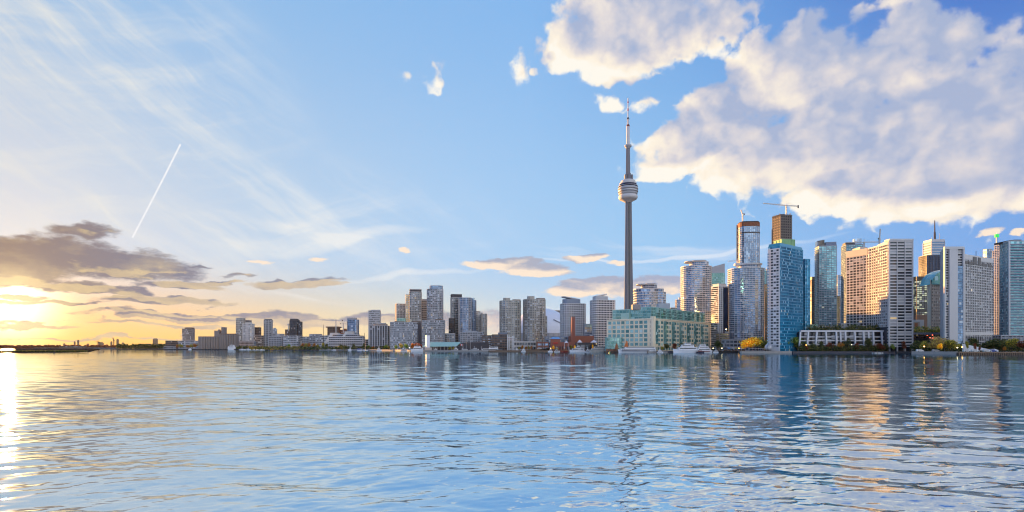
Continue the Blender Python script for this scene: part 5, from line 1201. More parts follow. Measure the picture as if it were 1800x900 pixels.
T_ = [  # right park
 ('bright yellow autumn tree at the pale quay', 1320, 516, 590.5, 0, 'leaf_yellow', 42), ('small golden tree crown at left of the bright yellow tree', 1309, 512, 597, 0, 'leaf_yellow', 14),
 ('green tree just right of the bright yellow tree', 1345, 530, 593, 0, 'leaf_olive', 30), ('dark green tree behind the silver dome, left', 1364, 535, 597, 0, 'leaf_green', 28),
 ('large fresh green tree right of the silver dome', 1377, 515, 589, 0, 'leaf_green', 40), ('broad fresh green tree in front of the azure condominium', 1402, 512, 592, 0, 'leaf_green', 32), ('olive treetop between two green trees', 1332, 545, 591, 0, 'leaf_olive', 22),
 ('round dark olive tree beside the white yachts', 1262, 560, 597, 0, 'leaf_dark', 20),
 ('dark tree under left end of the terrace building', 1414, 503, 601, 0, 'leaf_dark', 14), ('rust red small tree by the first sloping column', 1417, 502, 603, 0, 'leaf_red', 12), ('dark bush tree by second sloping column', 1430, 503, 602, 0, 'leaf_dark', 16),
 ('tall dark conifer like tree left part of terrace building', 1445, 502, 598, 0, 'leaf_dark', 12), ('deep red tree before the terrace building', 1459, 502, 598.5, 0, 'leaf_red', 15), ('orange tinged tree before the terrace building', 1477, 502, 598, 0, 'leaf_orange', 12),
 ('tall dark tree just right of the orange tinged tree', 1488, 501, 594.5, 0, 'leaf_dark', 15), ('reddish shrub tree mid terrace', 1505, 502, 602, 0, 'leaf_red', 15), ('tallest dark tree before the terrace building', 1526, 500, 591.5, 0, 'leaf_dark', 18), ('maroon low tree right of tallest dark tree', 1546, 500, 603, 0, 'leaf_red', 18),
 ('light green young tree at the hotel foot', 1569.5, 497, 604, 0, 'leaf_green', 10), ('brick red round tree under the hotel slab', 1589.5, 496, 598, 0, 'leaf_red', 12), ('dark tree between terrace and hotel lobby', 1557, 501, 603, 0, 'leaf_dark', 14),
 ('dark green tree right of hotel slab', 1612, 470, 598, 0, 'leaf_dark', 22), ('yellow green tree lit by lamp in the park', 1623, 450, 598, 0, 'leaf_olive', 18), ('dark tree beneath the car park', 1634, 480, 595, 0, 'leaf_dark', 24),
 ('wide bronze willow like tree at the stone quay', 1643, 445, 592, 0, 'leaf_bronze', 40), ('orange brown crown right half of the bronze group', 1659, 452, 590.5, 0, 'leaf_bronze', 36), ('gold green low tree under the bronze crowns', 1652, 435, 602, 0, 'leaf_yellow', 14), ('olive tree at right end of bronze group', 1672, 445, 597, 0, 'leaf_olive', 28),
 ('dark tree in front of residence wing', 1712, 470, 590.5, 0, 'leaf_dark', 24), ('thin yellowing tree at white marquee left end', 1700, 440, 597, 0, 'leaf_olive', 8), ('small dark red tree before the white marquee', 1714, 435, 603, 0, 'leaf_red', 7), ('tiny maroon sapling at marquee right end', 1722, 430, 608, 0, 'leaf_red', 5),
 ('dark park tree left of a tall pair', 1737, 465, 596, 0, 'leaf_dark', 22), ('tall olive park tree below the stepped tower', 1747, 455, 590, 0, 'leaf_dark', 28), ('mixed orange green park tree', 1778, 450, 592, 0, 'leaf_olive', 30), ('dark park tree behind small orange sapling', 1763, 462, 594, 0, 'leaf_dark', 24),
 ('small orange sapling on the lawn', 1765.5, 425, 607, 0, 'leaf_orange', 6), ('russet park tree at the right frame edge', 1797, 448, 596, 0, 'leaf_red', 28), ('green park tree beyond right frame edge', 1815, 450, 593, 0, 'leaf_green', 26),
 # terminal and centre
 ('dark plum tree below the terminal corner', 1186, 558, 603, 0, 'leaf_red', 13), ('dark green hedge tree along the terminal base left', 1172, 562, 602.5, 0, 'leaf_dark', 16), ('dark green tree along the terminal base right', 1199, 575, 602, 0, 'leaf_dark', 16), ('dark tree behind the bigger yacht', 1217, 580, 602.5, 0, 'leaf_dark', 18),
 ('olive bush tree by the terminal corner quay', 1164, 556, 608, 0, 'leaf_olive', 10), ('dark tree behind the smaller yacht', 1238, 590, 603, 0, 'leaf_dark', 16),
 ('small yellow tree before brick powerhouse', 972.5, 655, 607, 0, 'leaf_yellow', 6), ('small olive tree before brick powerhouse', 979, 654, 609, 0, 'leaf_olive', 6), ('yellow green tree right of the powerhouse', 1004, 655, 606, 0, 'leaf_olive', 8), ('yellow tree below the grey tent', 1017, 645, 604.5, 0, 'leaf_yellow', 7), ('low golden tree at foot of red chimney', 1011, 640, 606.5, 0, 'leaf_yellow', 6), ('golden tree beside the peaked white tent', 1042, 640, 603.5, 0, 'leaf_yellow', 5),
 ('slim olive tree, first of row by white gantry', 912.5, 690, 608.5, 0, 'leaf_olive', 4), ('slim orange tree, second of row by white gantry', 918, 685, 606, 0, 'leaf_orange', 5.5), ('slim orange tree, third of row by white gantry', 925, 684, 607, 0, 'leaf_orange', 5), ('slim olive tree, fourth of row by white gantry', 929.5, 684, 607, 0, 'leaf_olive', 5), ('slim orange tree, last of row by white gantry', 934, 682, 607.5, 0, 'leaf_orange', 5.5),
 ('yellow green tree by the speckled block', 705.5, 770, 603, 0, 'leaf_olive', 10), ('green tree next to yellow green one by speckled block', 714, 770, 603.5, 0, 'leaf_green', 10), ('red orange tree behind the big white yacht', 725, 755, 602.5, 0, 'leaf_orange', 12), ('rust red tall tree behind the big white yacht', 733, 765, 600, 0, 'leaf_red', 12), ('low dark red tree left of the white column', 741, 760, 605, 0, 'leaf_red', 8), ('dark green tree left of yellow green one', 696, 800, 606, 0, 'leaf_green', 8),
 ('small olive tree before the green roofed shed', 791, 735, 609, 0, 'leaf_olive', 7), ('second small olive tree before the green roofed shed', 797, 733, 609.5, 0, 'leaf_olive', 6),
]
for (lab, px, Y, yt, yb, mat, w) in T_: tree(lab, px, Y, yt, yb, mat, w)
# west shore tree row: each one a tree
kinds = [('leaf_green', 'green'), ('leaf_orange', 'orange'), ('leaf_olive', 'olive'), ('leaf_dark', 'dark green')]
wt_ = [(501, 606, 3, 1220), (508, 605, 0, 1215), (517, 606, 3, 1200), (532, 603, 1, 1160), (538, 603, 2, 1160), (543, 602, 1, 1150), (552, 602, 1, 1130), (558, 605, 2, 1120), (568, 602, 2, 1090), (574, 604, 3, 1080), (600, 604, 3, 1065), (607, 605, 3, 1060), (622, 604, 3, 1060), (640, 603, 3, 1020), (649, 604, 0, 1000), (656, 608, 1, 990), (685, 606, 3, 900), (678, 605, 0, 930), (668, 607, 3, 950)]
near_ = ['beside pale lakeside apartments', 'before second lakeside block', 'before low grey rooms', 'left of the ziggurat housing', 'below the stair ramp', 'before white banded housing', 'at the pilastered block foot']
for i, (px, yt, k, Y) in enumerate(wt_):
    nm = near_[min(6, 0 if px < 503 else 1 if px < 525 else 2 if px < 548 else 3 if px < 566 else 4 if px < 590 else 5 if px < 645 else 6)]
    tree('%s shore tree %s, %s in the west row' % (kinds[k][1], nm, ['first', 'second', 'third', 'fourth', 'fifth', 'sixth', 'seventh', 'eighth', 'ninth', 'tenth', 'eleventh', 'twelfth', 'thirteenth', 'fourteenth', 'fifteenth', 'sixteenth', 'seventeenth', 'eighteenth', 'nineteenth'][i]), px, Y, yt, 0, kinds[k][0], 8.5, group='trees along the western shore')
aut = [(311, 605, 1), (318, 604, 2), (337, 603, 2), (343, 602, 1), (350, 603, 2), (331, 604.5, 1)]
for i, (px, yt, k) in enumerate(aut): tree('hazy %s autumn tree at the foot of lone brown tower, %s from the left' % (kinds[k][1], ['first', 'second', 'fifth', 'sixth', 'last', 'fourth'][i]), px, 1750, yt, 0, kinds[k][0], 9, group='autumn trees left of the silos')
# tree masses too far or dense to count
def thicket(name, lab, a, b, top, Y, mat, dens=1.0, dz=0):
    m = MB(); rg = random.Random(int(a)); V = []; F = []
    n = int((b-a)*26*dens)
    for i in range(n):
        px = rg.uniform(a, b); hh = (Z(top, Y)-GZ)*(.62+.38*math.sin(px*.9+math.sin(px*.37)*2)*.5+.19)
        p = Vector((X(px, Y), Y+rg.uniform(-4, 4), GZ+dz+hh*rg.random()**.7)); s = rg.uniform(.5, 1.2)*Y/900
        u = Vector((rg.gauss(0, 1), rg.gauss(0, 1), rg.gauss(0, 1))).normalized(); w = u.cross(Vector((rg.gauss(0, 1), rg.gauss(0, 1), rg.gauss(0, 1)))).normalized()
        k = len(V); V += [tuple(p-u*s), tuple(p+w*s), tuple(p+u*s), tuple(p-w*s)]; F.append((k, k+1, k+2, k+3))
    me = bpy.data.meshes.new(name); me.from_pydata(V, [], F); me.materials.append(MATS[mat]); o = bpy.data.objects.new(name, me); COL.objects.link(o)
    o['kind'] = 'stuff'; tag(o, lab, 'foliage'); return o
thicket('undergrowth', 'dark mixed hedge and undergrowth along the terrace building quay', 1404, 1562, 607, 503, 'leaf_dark', 1.4)
thicket('undergrowth', 'dark planted undergrowth behind the park lawn', 1606, 1830, 604, 468, 'leaf_dark', 1.4)
thicket('roof_garden_foliage', 'dark planted roof garden above the terrace building', 1420, 1562, 598.5, 516, 'leaf_dark', 1.2, dz=14.5)
thicket('garden_foliage', 'raised garden foliage beneath the mural building', 1603, 1654, 598, 532, 'leaf_olive', 1.4, dz=13)
thicket('far_foliage', 'hazy dark far foliage along the airport shore', 205, 352, 604.5, 2000, 'leaf_dark', 1.3)
thicket('far_foliage', 'brown hazy treeline at the far left shore', -20, 215, 606.5, 2700, 'leaf_red', 1.6)
thicket('scrub', 'low dark scrub growing on the sandbar', -30, 150, 617.6, 600, 'leaf_dark', 1.6)
thicket('undergrowth', 'mixed shore undergrowth below the western towers', 440, 745, 608.5, 1000, 'leaf_dark', .5)
thicket('far_foliage', 'dark shore foliage behind the marina masts', 415, 560, 608, 1350, 'leaf_dark', .6)

# silver dome shell on the quay
sh = thing('dome_shell', 'silver ribbed half dome shell standing on the pale quay by green trees', 'sculpture', (X(1351.5, 500), 501, 1.9))
cx_, cz_ = X(1351.5, 500), 1.9+3.2
m = MB(); m2 = MB()
for j in range(10):
    for i in range(14):
        a0, a1 = R(-35+j*21.5), R(-35+(j+1)*21.5); 
        b0, b1 = math.pi*i/14, math.pi*(i+1)/14
        f = lambda a, b: (cx_+3.4*math.sin(b)*math.cos(a+R(180)), 501+3.0*math.sin(b)*math.sin(a+R(180)), cz_-.2+3.4*math.cos(b))
        m.quad([f(a0, b0), f(a1, b0), f(a1, b1), f(a0, b1)], sm=True)
m.build('shell', 'steel', sh); 
for k, a in enumerate((-60, -30, 0, 30, 60)):
    mm = MB()
    for i in range(14):
        b0, b1 = math.pi*i/14, math.pi*(i+1)/14; g_ = lambda b: (cx_+3.55*math.sin(b)*math.sin(R(a)), 501-3.2*math.sin(b)*math.cos(R(a)), cz_-.2+3.55*math.cos(b))
        mm.beam(g_(b0), g_(b1), .16)
    mm.build('rib', 'charcoal' if k == 1 else 'white', sh)
# white marquee roofs in the park
mq = thing('marquee', 'long white wedge shaped marquee descending to the right on the park lawn', 'marquee', (X(1720, 445), 446, GZ))
m = MB(); Ym = 444
P_ = [(X(1691, Ym), Z(604, Ym)), (X(1741, Ym), Z(614.5, Ym)), (X(1741, Ym), GZ+1.2), (X(1691, Ym), GZ+1.2)]
m.quad([(x, Ym, z) for x, z in P_]); m.quad([(P_[0][0], Ym, P_[0][1]), (P_[0][0], Ym+9, P_[0][1]-1.5), (P_[1][0], Ym+9, P_[1][1]), (P_[1][0], Ym, P_[1][1])]); m.build('canopy', 'tent', mq)
m = MB(); m.quad([(X(1738, Ym), Ym-.1, Z(614, Ym)), (X(1748, Ym), Ym-.1, Z(613, Ym)), (X(1755, Ym), Ym-.1, Z(615.5, Ym)), (X(1755, Ym), Ym-.1, Z(618, Ym)), (X(1738, Ym), Ym-.1, Z(618, Ym))]); m.build('end_canopy', 'tent', mq)
# floating pier pieces
def pier(lab, a, b, Y, z=1.0, mat='stone', d=4):
    t = thing('floating_pier', lab, 'pier', (X((a+b)/2, Y), Y, 0)); MB().box(X(a, Y), X(b, Y), Y-d/2, Y+d/2, -.4, z).build('deck', mat, t)
    n = max(2, int((b-a)/10))
    for i in range(n+1): MB().cyl(X(a+(b-a)*i/n, Y-d/2), Y-d/2, -1, z+1.2, .18, n=6).build('pile', 'wood', t)
pier('white topped pontoon moored in front of terrace building', 1535, 1550, 486, .9, 'offwhite'); pier('dark pontoon moored right of the white topped one', 1550, 1572, 486, .8, 'charcoal'); pier('pale low pontoon at the hotel foot', 1577, 1601, 484, 1.1, 'mid_grey')
pier('wooden dock between tall ship and orange tug', 957, 985, 640, .9, 'wood', 5); pier('dark dock between smaller yachts and column', 782, 806, 722, 1.0, 'charcoal', 3); pier('stone jetty right of the passenger boat', 1138, 1173, 546, 1.3, 'stone', 4)

# ------------------------------------------------------------------ boats
def hull(parent, x, Y, L, B, H, mat, sheer=.3, d=1, z=-.15, name='hull', bow=.18):
    """lofted hull along x, bow towards d"""
    st = [0, .12, .35, .6, .8, .92, 1.0]; m = MB(); S = []
    for s in st:
        w = B/2*(1 if s < .55 else max(.03, 1-((s-.55)/.45)**1.8)); w *= .86 if s == 0 else 1
        hh = H*(1+sheer*s*s); xx = (s-.5)*L; rake = bow*H*(1 if s > .85 else 0)
        S.append([(x+d*(xx-rake*0), Y-w*.55, z), (x+d*(xx+rake), Y-w, z+hh), (x+d*(xx+rake), Y+w, z+hh), (x+d*(xx-rake*0), Y+w*.55, z)])
    for a, b in zip(S, S[1:]):
        for i in range(3):
            q = [a[i], b[i], b[i+1], a[i+1]]; m.quad(q if d < 0 else q[::-1])
    m.quad(S[0]); m.quad(S[-1][::-1]); return m.build(name, mat, parent)
def yacht(lab, a, b, Y, wl_py=None, h=1.0, hullmat='hull_white', decks=((.12, .80, 2.2), (.25, .66, 2.0), (.38, .58, 1.4)), d=-1, mast=True, cat='yacht', name='motor_yacht', stripe=None, hm=2.2, dm='hull_white', B=None, group=None):
    x0, x1 = X(a, Y), X(b, Y); L = x1-x0; x = (x0+x1)/2
    t = thing(name, lab, cat, (x, Y, 0), group); B = B or max(2.2, L*.2)
    hull(t, x, Y, L*.96, B, hm*h, hullmat, d=d)
    if stripe: 
        m = MB(); m.box(x-L*.42, x+L*.30, Y-B*.5-.05, Y-B*.5+.05, hm*h*.55, hm*h*.85); m.build('hull_stripe', stripe, t)
    z = hm*h*.98
    for i, (s0, s1, hh) in enumerate(decks):
        s0_, s1_ = (s0, s1) if d > 0 else (1-s1, 1-s0)
        xa, xb = x0+L*s0_, x0+L*s1_; w = B*(.82-.14*i)/2; hh *= h
        k = .35*hh
        q = [(xa, Y-w), (xb, Y-w), (xb, Y+w), (xa, Y+w)]
        q2 = [(xa+(k if d < 0 else k*.3), Y-w*.92), (xb-(k*.3 if d < 0 else k), Y-w*.92), (xb-(k*.3 if d < 0 else k), Y+w*.92), (xa+(k if d < 0 else k*.3), Y+w*.92)]
        c = MB().prism(q, z, z+hh*.86, 999, 3, poly2=q2).build('cabin', dm, t)
        MB().box(xa+k*1.2, xb-k*1.2, Y-w-.06, Y-w+.25, z+hh*.34, z+hh*.66).build('cabin_window', 'glass_dark', c)
        MB().prism(offset(q2, .35), z+hh*.86, z+hh, bottom=True).build('deck_roof', dm, t); z += hh
    if mast:
        m = MB(); mx = x0+L*(.5 if d > 0 else .5); m.cyl(mx, Y, z, z+2.6*h, .14, .06, 6); m.box(mx-.9, mx+.9, Y-.1, Y+.1, z+1.4*h, z+1.6*h); m.build('radar_mast', 'white', t)
    return t
yacht('large white yacht berthed nose left below the cream terminal', 1183, 1226, 535, d=-1, h=1.05, hm=2.9, decks=((.04, .80, 2.4), (.16, .68, 2.2), (.30, .52, 1.6)), B=7)
yacht('smaller dark sterned white yacht right of the large white one', 1224, 1252, 540, d=1, hm=2.2, decks=((.05, .85, 2.2), (.12, .75, 2.0), (.2, .6, 1.7)), stripe='hull_red', B=6)
MB_ = yacht('small navy motor boat tucked between two white yachts', 1223.5, 1238, 531, d=1, hm=1.3, hullmat='hull_navy', decks=((.3, .7, 1.1),), mast=False, dm='hull_red', cat='boat', name='motor_boat', B=3)
pb_ = yacht('long white passenger ship with dark window bands below cream terminal', 1086, 1153, 548, d=-1, hm=2.7, decks=((.02, .93, 1.5), (.04, .82, 1.5)), stripe='hull_navy', cat='ship', name='passenger_ship', B=8)
m = MB(); x0 = X(1103, 548)
for k in range(8): m.beam((x0-2.5+.2*k, 545, 6), (x0-1.2+k*.5, 545.2, 9.5-k*.35), .9)
s_ = thing('furled_sail', 'orange brown gathered sail rising behind passenger ship bow', 'sail', (x0, 545, 0)); 
MB().prism([(x0-2.6, 552), (x0+2.2, 552), (x0+2.2, 553), (x0-2.6, 553)], 4, 11.5, poly2=[(x0-.3, 552.3), (x0+.6, 552.3), (x0+.6, 552.7), (x0-.3, 552.7)]).build('sail_cloth', 'sail_orange', s_); MB().cyl(x0+.2, 552.5, 0, 12.4, .16, .1, 6).build('sail_mast', 'wood', s_)
s_ = thing('furled_sail', 'smaller rust brown sail left of the orange one above wooden barge', 'sail', (X(1084, 556), 556, 0)); x0 = X(1084, 556)
MB().prism([(x0-2, 556), (x0+2, 556), (x0+2, 557), (x0-2, 557)], 3.4, 9, poly2=[(x0-.4, 556.3), (x0+.4, 556.3), (x0+.4, 556.7), (x0-.4, 556.7)]).build('sail_cloth', 'rust', s_); MB().cyl(x0, 556.5, 0, 10, .14, .1, 6).build('sail_mast', 'wood', s_)
yacht('brown wooden barge boat with awning left of the passenger ship', 1064, 1090, 562, d=1, hm=1.8, hullmat='brown', decks=((.05, .8, 1.8),), dm='rust', mast=False, cat='boat', name='wooden_barge', B=5)
yacht('long grey green ferry at left of the wooden barge', 1036, 1066, 590, d=-1, hm=2.4, hullmat='offwhite_stone', dm='offwhite', decks=((.02, .90, 2.0), (.04, .75, 1.7)), cat='boat', name='ferry_boat', B=6)
yacht('pale green white wedge yacht in front of the brick powerhouse', 1001, 1028, 612, d=-1, hm=2.2, decks=((.05, .85, 2.0), (.25, .62, 1.8), (.35, .5, 1.3)), dm='white', B=5)
yacht('little red tug boat left of the wedge yacht', 985, 999, 625, d=-1, hm=1.6, hullmat='hull_red', dm='rust', decks=((.2, .55, 2.0),), cat='boat', name='tug_boat', B=3.5)
yacht('big two deck white yacht at the western quay by rust tree', 722, 744, 722, d=-1, hm=2.6, decks=((.04, .82, 2.4), (.22, .74, 2.2)), B=6)
yacht('small white cruiser right of the green roofed shed', 794, 808, 716, d=-1, hm=1.8, decks=((.2, .75, 1.8), (.35, .6, 1.4)), cat='boat', name='cabin_cruiser', B=4)
yacht('low white cruiser with black window band, next to sailing mast', 825, 843, 706, d=-1, hm=1.8, decks=((.08, .8, 1.6), (.3, .6, 1.2)), cat='boat', name='cabin_cruiser', B=4)
yacht('white two deck tour boat with dark hull left of white gantry', 845, 877, 698, d=-1, hm=1.6, hullmat='hull_dark', decks=((.03, .92, 2.3), (.05, .55, 2.2)), cat='boat', name='tour_boat', B=6)
yacht('low dark hulled boat stretching under white gantry', 868, 893, 690, d=1, hm=1.5, hullmat='hull_dark', dm='mid_grey', decks=((.1, .6, 1.2),), mast=False, cat='boat', name='tour_boat', B=4)
yacht('small blue grey launch at the foot of white gantry', 896, 915, 676, d=1, hm=1.3, hullmat='mid_grey', decks=((.55, .8, 2.6),), cat='boat', name='launch', B=3.5)
yacht('white ferry moored at the grain silos', 401, 414, 1300, d=1, hm=5, decks=((.1, .9, 3.4), (.3, .8, 3)), cat='boat', name='ferry_boat', B=9)
yacht('tiny motor boat on open water before the silos', 331, 336.5, 1230, d=-1, hm=1.6, hullmat='hull_white', decks=((.2, .7, 1.6),), mast=False, cat='boat', name='motor_boat', B=3)
yacht('blue covered boat at the long stone quay', 628, 636, 940, d=1, hm=1.6, hullmat='hull_white', dm='blue_paint', decks=((.1, .85, 1.8),), mast=False, cat='boat', name='motor_boat', B=4)
# tall ship
ts = thing('tall_ship', 'dark bowed two masted sailing ship lying along the boardwalk', 'sailing ship', (X(940, 668), 668, 0))
x = X(941, 668); L = X(964, 668)-X(917, 668)
hull(ts, x, 668, L, 6.5, 2.6, 'wood', d=1, sheer=.75, bow=.5)
hull(ts, X(957, 667), 667.5, L*.30, 6.9, 3.0, 'hull_dark', d=1, sheer=.8, bow=.5, name='dark_bow')
for px, yt in ((942.5, 575.5), (954, 575.5)):
    xm = X(px, 668); mo = MB().cyl(xm, 668, 2, Z(590, 668), .42, .34, 8).build('lower_mast', 'wood', ts)
    MB().cyl(xm, 668, Z(592, 668), Z(yt, 668), .30, .16, 8).build('topmast', 'white', mo)
    MB().beam((xm-5, 668, Z(598, 668)), (xm+5, 668, Z(598, 668)), .2).build('yard', 'wood', mo)
    m = MB()
    for dx_ in (-6, -3.5, 3.5, 6): m.beam((xm+dx_, 665, 2.8), (xm, 668, Z(588, 668)), .09)
    m.build('shroud', 'charcoal', mo)
MB().box(X(947, 668)-2, X(947, 668)+3, 666, 670, 2.4, 4.4).build('deck_house', 'offwhite', ts)
# sailing boats with bare masts
def sail(lab, px, Y, top, L=10, mat='hull_white', grp=None):
    x = X(px, Y); t = thing('sailing_boat', lab, 'sailing boat', (x, Y, 0), grp)
    hull(t, x, Y, L, L*.28, L*.11, mat, d=1, sheer=.3)
    MB().cyl(x, Y, .8, Z(top, Y), .02*L if Y > 900 else .16, .1, 6).build('bare_mast', 'white', t); MB().box(x-L*.2, x+L*.12, Y-L*.08, Y+L*.08, L*.1, L*.17).build('cabin', 'white', t)
    MB().beam((x, Y, L*.22), (x-L*.4, Y, L*.22), .14 if Y < 900 else .3).build('boom', 'white', t)
sail('bare masted boat with tallest mast before the dark hangar', 819.5, 708, 593, 16, 'wood'); sail('bare masted boat with short mast beside low cruiser', 827, 712, 600, 9)
words = ['first', 'second', 'third', 'fourth', 'fifth', 'sixth', 'seventh', 'eighth', 'ninth', 'tenth', 'eleventh', 'twelfth']
for i, (px, tp) in enumerate(((426, 607), (437, 606), (449, 607.5), (460, 606), (487, 606), (500.5, 601), (512.5, 600), (512, 606), (526, 607), (540, 606.5), (548, 607))):
    sail('%s small moored sailboat counted from the silos along the west marina' % words[i], px, 1180+10*(i % 3), tp, 13, grp='sailboats moored in the west marina')
sail('lone sailboat with tall mast by the patterned tower shore', 642, 920, 597, 9)
fb = yacht('orange lit little boat among the marina sailboats', 514, 520, 1140, d=1, hm=1.6, hullmat='hull_white', dm='crane_yellow', decks=((.2, .8, 2.2),), mast=False, cat='boat', name='motor_boat', B=4)

# ------------------------------------------------------------------ buoys and piles
def buoy(lab, px, Y, top, mat, name='channel_marker', r=.5):
    x = X(px, Y); t = thing(name, lab, 'buoy', (x, Y, 0)); h = Z(top, Y)
    MB().lathe(x, Y, [(0.01, -.4), (r, -.3), (r, .5), (r*.55, .9)], 12).build('float', mat, t); MB().cyl(x, Y, .7, h, r*.42, r*.25, 8).build('post', mat, t); MB().cyl(x, Y, h-.5, h, r*.6, r*.6, 8).build('topmark', mat, t)
buoy('small green channel buoy in front of the wooden barge', 1071.5, 500, 618.3, 'green_paint', r=.75)
for i, (px, Y) in enumerate(((95, 500), (182.5, 640), (196.5, 900), (206.5, 950), (222.5, 880), (238, 820), (259.5, 800))):
    buoy('dark post marker in open water, %s from the left' % words[i], px, Y, 611+3800/Y*.6, 'hull_dark', r=.45)
buoy('dark post marker standing before the patterned tower quay', 642.5, 700, 612, 'hull_dark', r=.4)

# ------------------------------------------------------------------ lamps, flags, parked vans
def lamp(lab, px, Y, top, mat='lamp_warm', r=.35):
    x = X(px, Y); z = Z(top, Y); t = thing('street_lamp', lab, 'street lamp', (x, Y, GZ))
    MB().cyl(x, Y, GZ, z-.2, .12, .07, 6).build('pole', 'charcoal', t); MB().lathe(x, Y, [(.01, z-r), (r*.8, z-r*.6), (r, z), (r*.8, z+r*.6), (.01, z+r)], 10).build('lamp_globe', mat, t)
lamp('orange glowing lamp in front of yellow green park tree', 1624.5, 431, 609, r=.4); lamp('orange lamp at left end of white marquee', 1691.5, 430, 610, r=.4); lamp('warm lamp by the residence foot at the stone quay end', 1683, 415, 611, 'lamp_pale')
lamp('pale lamp under round dark olive tree', 1253.5, 556, 612, 'lamp_pale'); lamp('second pale lamp right of round dark olive tree', 1269, 555, 612, 'lamp_pale'); lamp('lamp post standing on pale quay before green tree', 1326, 496, 605.5, 'white', .3)
lamp('tall lamp post at mid terrace quay', 1497, 497, 606, 'lamp_pale', .25); lamp('tall lamp post left of mid terrace quay', 1463.5, 498, 606, 'white', .25); lamp('tall white post at the hotel left edge', 1562, 494, 604, 'white', .2)
lamp('orange lamp left of azure condominium podium', 1417, 500, 606.5, 'lamp_warm', .3); lamp('orange lamp by the festival stalls', 1299, 560, 612, 'lamp_warm', .35); lamp('yellow lamp atop low stone annex by gold condominium', 1276.5, 590, 579, 'lamp_pale', .6)
lamp('orange lamp among western white housing', 590, 1060, 610.5, 'lamp_warm', .9); lamp('pale lamp near big white yacht', 720, 745, 611, 'lamp_pale', .4); lamp('orange lamp between tall ship and brick house', 968, 650, 612.5, 'lamp_warm', .35); lamp('pale lamp at grey tent', 1048, 640, 604.5, 'lamp_pale', .35)
fg = thing('flagpole', 'flagpole with red and white flag beside the dark hangar', 'flagpole', (X(814, 712), 712, 0)); xf = X(814, 712)
MB().cyl(xf, 712, 0, Z(605, 712), .14, .08, 6).build('pole', 'white', fg); fl_ = MB(); fl_.box(xf-3.6, xf-.1, 711.95, 712.05, Z(607.6, 712), Z(605, 712)); o = fl_.build('flag', 'white', fg)
for (a, b) in ((-3.6, -2.7), (-1.0, -.1)): MB().box(xf+a, xf+b, 711.88, 711.94, Z(607.6, 712), Z(605, 712)).build('red_band', 'red_paint', o)
def van(lab, px, Y, mat='hull_white', L=5.2):
    x = X(px, Y); t = thing('parked_van', lab, 'van', (x, Y, GZ+.12)); z = GZ+.12
    c = MB(); q = [(x-L/2, Y-.95), (x+L/2, Y-.95), (x+L/2, Y+.95), (x-L/2, Y+.95)]; c.prism(q, z+.35, z+1.1, 999); c.prism([(x-L/2, Y-.9), (x+L*.32, Y-.9), (x+L*.32, Y+.9), (x-L/2, Y+.9)], z+1.1, z+2.0, 999, poly2=[(x-L/2+.15, Y-.8), (x+L*.18, Y-.8), (x+L*.18, Y+.8), (x-L/2+.15, Y+.8)]); c.build('body', mat, t)
    MB().box(x-L*.4, x+L*.16, Y-.93, Y-.86, z+1.2, z+1.75).build('side_window', 'glass_dark', t)
    for s in (-.32, .32):
        for sy in (-.9, .9):
            m = MB(); n = 12; P0 = [(x+L*s+.34*math.cos(2*math.pi*i/n), z+.35+.34*math.sin(2*math.pi*i/n)) for i in range(n)]
            for i in range(n):
                a, b = P0[i], P0[(i+1) % n]; m.quad([(a[0], Y+sy-.12, a[1]), (b[0], Y+sy-.12, b[1]), (b[0], Y+sy+.12, b[1]), (a[0], Y+sy+.12, a[1])])
            m.quad([(a[0], Y+sy-.12, a[1]) for a in P0]); m.build('wheel', 'hull_dark', t)
for lab, px, Y, mt in (('white van parked at left end of marquee', 1699, 425, 'hull_white'), ('white van parked below small dark red tree', 1714, 424, 'hull_white'), ('white van parked near marquee tip', 1735, 423, 'hull_white'), ('blue van parked by the low end canopy', 1744, 424, 'blue_paint'), ('grey car parked under the bronze trees', 1645, 437, 'grey'), ('white car parked left of yellow green park tree', 1617, 440, 'hull_white')): van(lab, px, Y, mt)
# festival stalls between yachts and yellow tree, and the low annex behind
low('quay_restaurant', 'low grey glass quay restaurant with flat roof behind festival stalls', 1269, 1316, 597.5, 600, 'glass_mixed', 'mid_grey', fl=7, bay=4)
low('stone_annex', 'low stepped stone annex at the foot of gold lit condominium', 1259, 1281, 586, 640, 'glass_gold', 'taupe', fl=4, bay=30, roof=(2.5, 'light_concrete', .3, 5))
for i, (px, mt, nm, w) in enumerate(((1281, 'blue_roof', 'blue', 4), (1289, 'offwhite', 'beige', 4), (1293, 'crane_yellow', 'yellow', 3.6), (1299.5, 'sail_orange', 'orange', 3), (1305.5, 'tent', 'white', 4), (1275, 'charcoal', 'dark', 5))):
    Yq = 592 if px < 1300 else 520; x = X(px, Yq); t = thing('festival_stall', '%s canopied stall on the quay left of the bright yellow tree' % nm, 'stall', (x, Yq, GZ)); s = w
    q = [(x-s/2, Yq-1.6), (x+s/2, Yq-1.6), (x+s/2, Yq+1.6), (x-s/2, Yq+1.6)]
    MB().prism(q, GZ+2.3, GZ+3.6, 999, poly2=[(x+(a-x)*.2, Yq+(b-Yq)*.2) for a, b in q]).build('canopy', mt, t)
    MB().box(x-s*.4, x+s*.4, Yq-1.2, Yq-.4, GZ, GZ+1.0).build('counter', 'wood', t)
    for a, b in q: MB().beam((a, b, GZ), (a, b, GZ+2.3), .12).build('post', 'white', t)

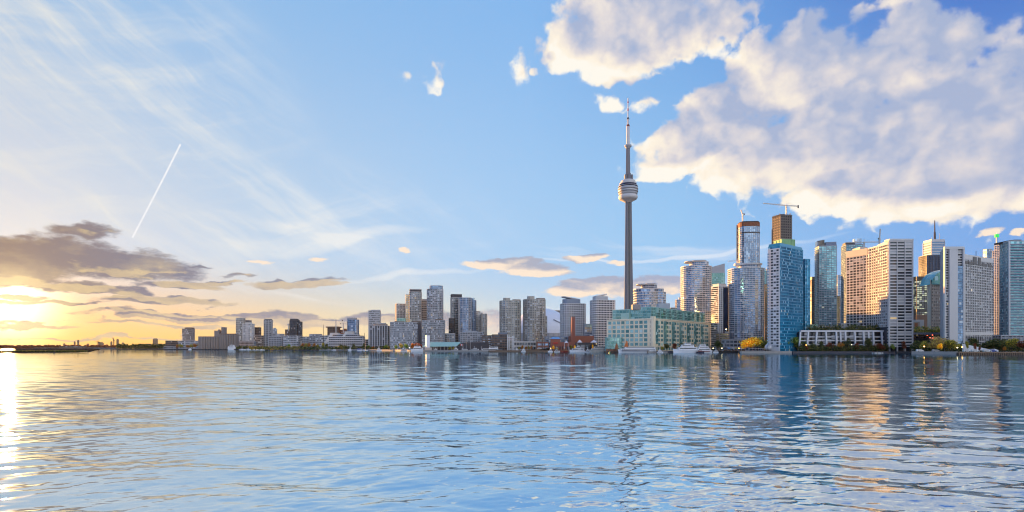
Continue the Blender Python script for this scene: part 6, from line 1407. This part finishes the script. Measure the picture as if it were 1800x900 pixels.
# more small craft along the quays
for lab, a, b, Y, d, hm_c, dk, st in (
    ('small white runabout between flagpole and tall mast', 810.5, 817, 704, 1, 'hull_white', 'white', None), ('tiny white launch right of the low cruiser', 843.5, 849, 700, -1, 'hull_white', 'white', None),
    ('white motor boat lying right of the small blue grey launch', 916, 926, 664, 1, 'hull_white', 'hull_white', 'hull_navy'), ('small white boat at the dock right of the tall ship', 963, 972, 636, -1, 'hull_white', 'white', None),
    ('white work boat between dock and little red tug', 974, 984, 630, 1, 'hull_white', 'offwhite', 'hull_navy'), ('white cabin boat between wedge yacht and grey ferry', 1028, 1037, 600, -1, 'hull_white', 'hull_white', 'hull_navy'),
    ('short white launch moored at the stone jetty', 1155, 1166, 541, 1, 'hull_white', 'hull_white', 'hull_navy'), ('small white boat right of the two bigger yachts', 1253, 1263, 545, -1, 'hull_white', 'white', None),
    ('white boat moored left of the big western yacht', 704, 716, 762, 1, 'hull_white', 'hull_white', 'hull_navy'), ('small white boat at the green shed quay', 760, 770, 724, -1, 'hull_white', 'hull_white', None),
    ('small white boat by the pilastered block quay', 662, 671, 880, 1, 'hull_white', 'hull_white', None), ('white boat below the ziggurat housing', 583, 591, 1020, 1, 'hull_white', 'white', None), ('little white boat below the slate glass tower', 612, 618, 980, -1, 'hull_white', 'white', None)):
    k = Y/650
    yacht(lab, a, b, Y, d=d, hm=1.3*k, hullmat=hm_c, dm=dk, decks=((.18, .72, 1.5*k), (.32, .56, 1.1*k)), cat='boat', name='motor_boat', B=(b-a)/1000*Y*.3, stripe=st)

# ------------------------------------------------------------------ air
hz = MB().box(-15000, 15000, -15000, 15000, -4, 640).build('haze', 'white')
hm_ = bpy.data.materials.new('haze'); hm_.use_nodes = True
ht_ = hm_.node_tree; ht_.nodes.clear()
ho = ht_.nodes.new('ShaderNodeOutputMaterial'); hv = ht_.nodes.new('ShaderNodeVolumePrincipled')
hv.inputs['Color'].default_value = (.80, .88, 1.0, 1); hv.inputs['Density'].default_value = 9e-6; hv.inputs['Anisotropy'].default_value = .1
ht_.links.new(hv.outputs[0], ho.inputs['Volume'])
hz.data.materials.clear(); hz.data.materials.append(hm_); hz['kind'] = 'stuff'
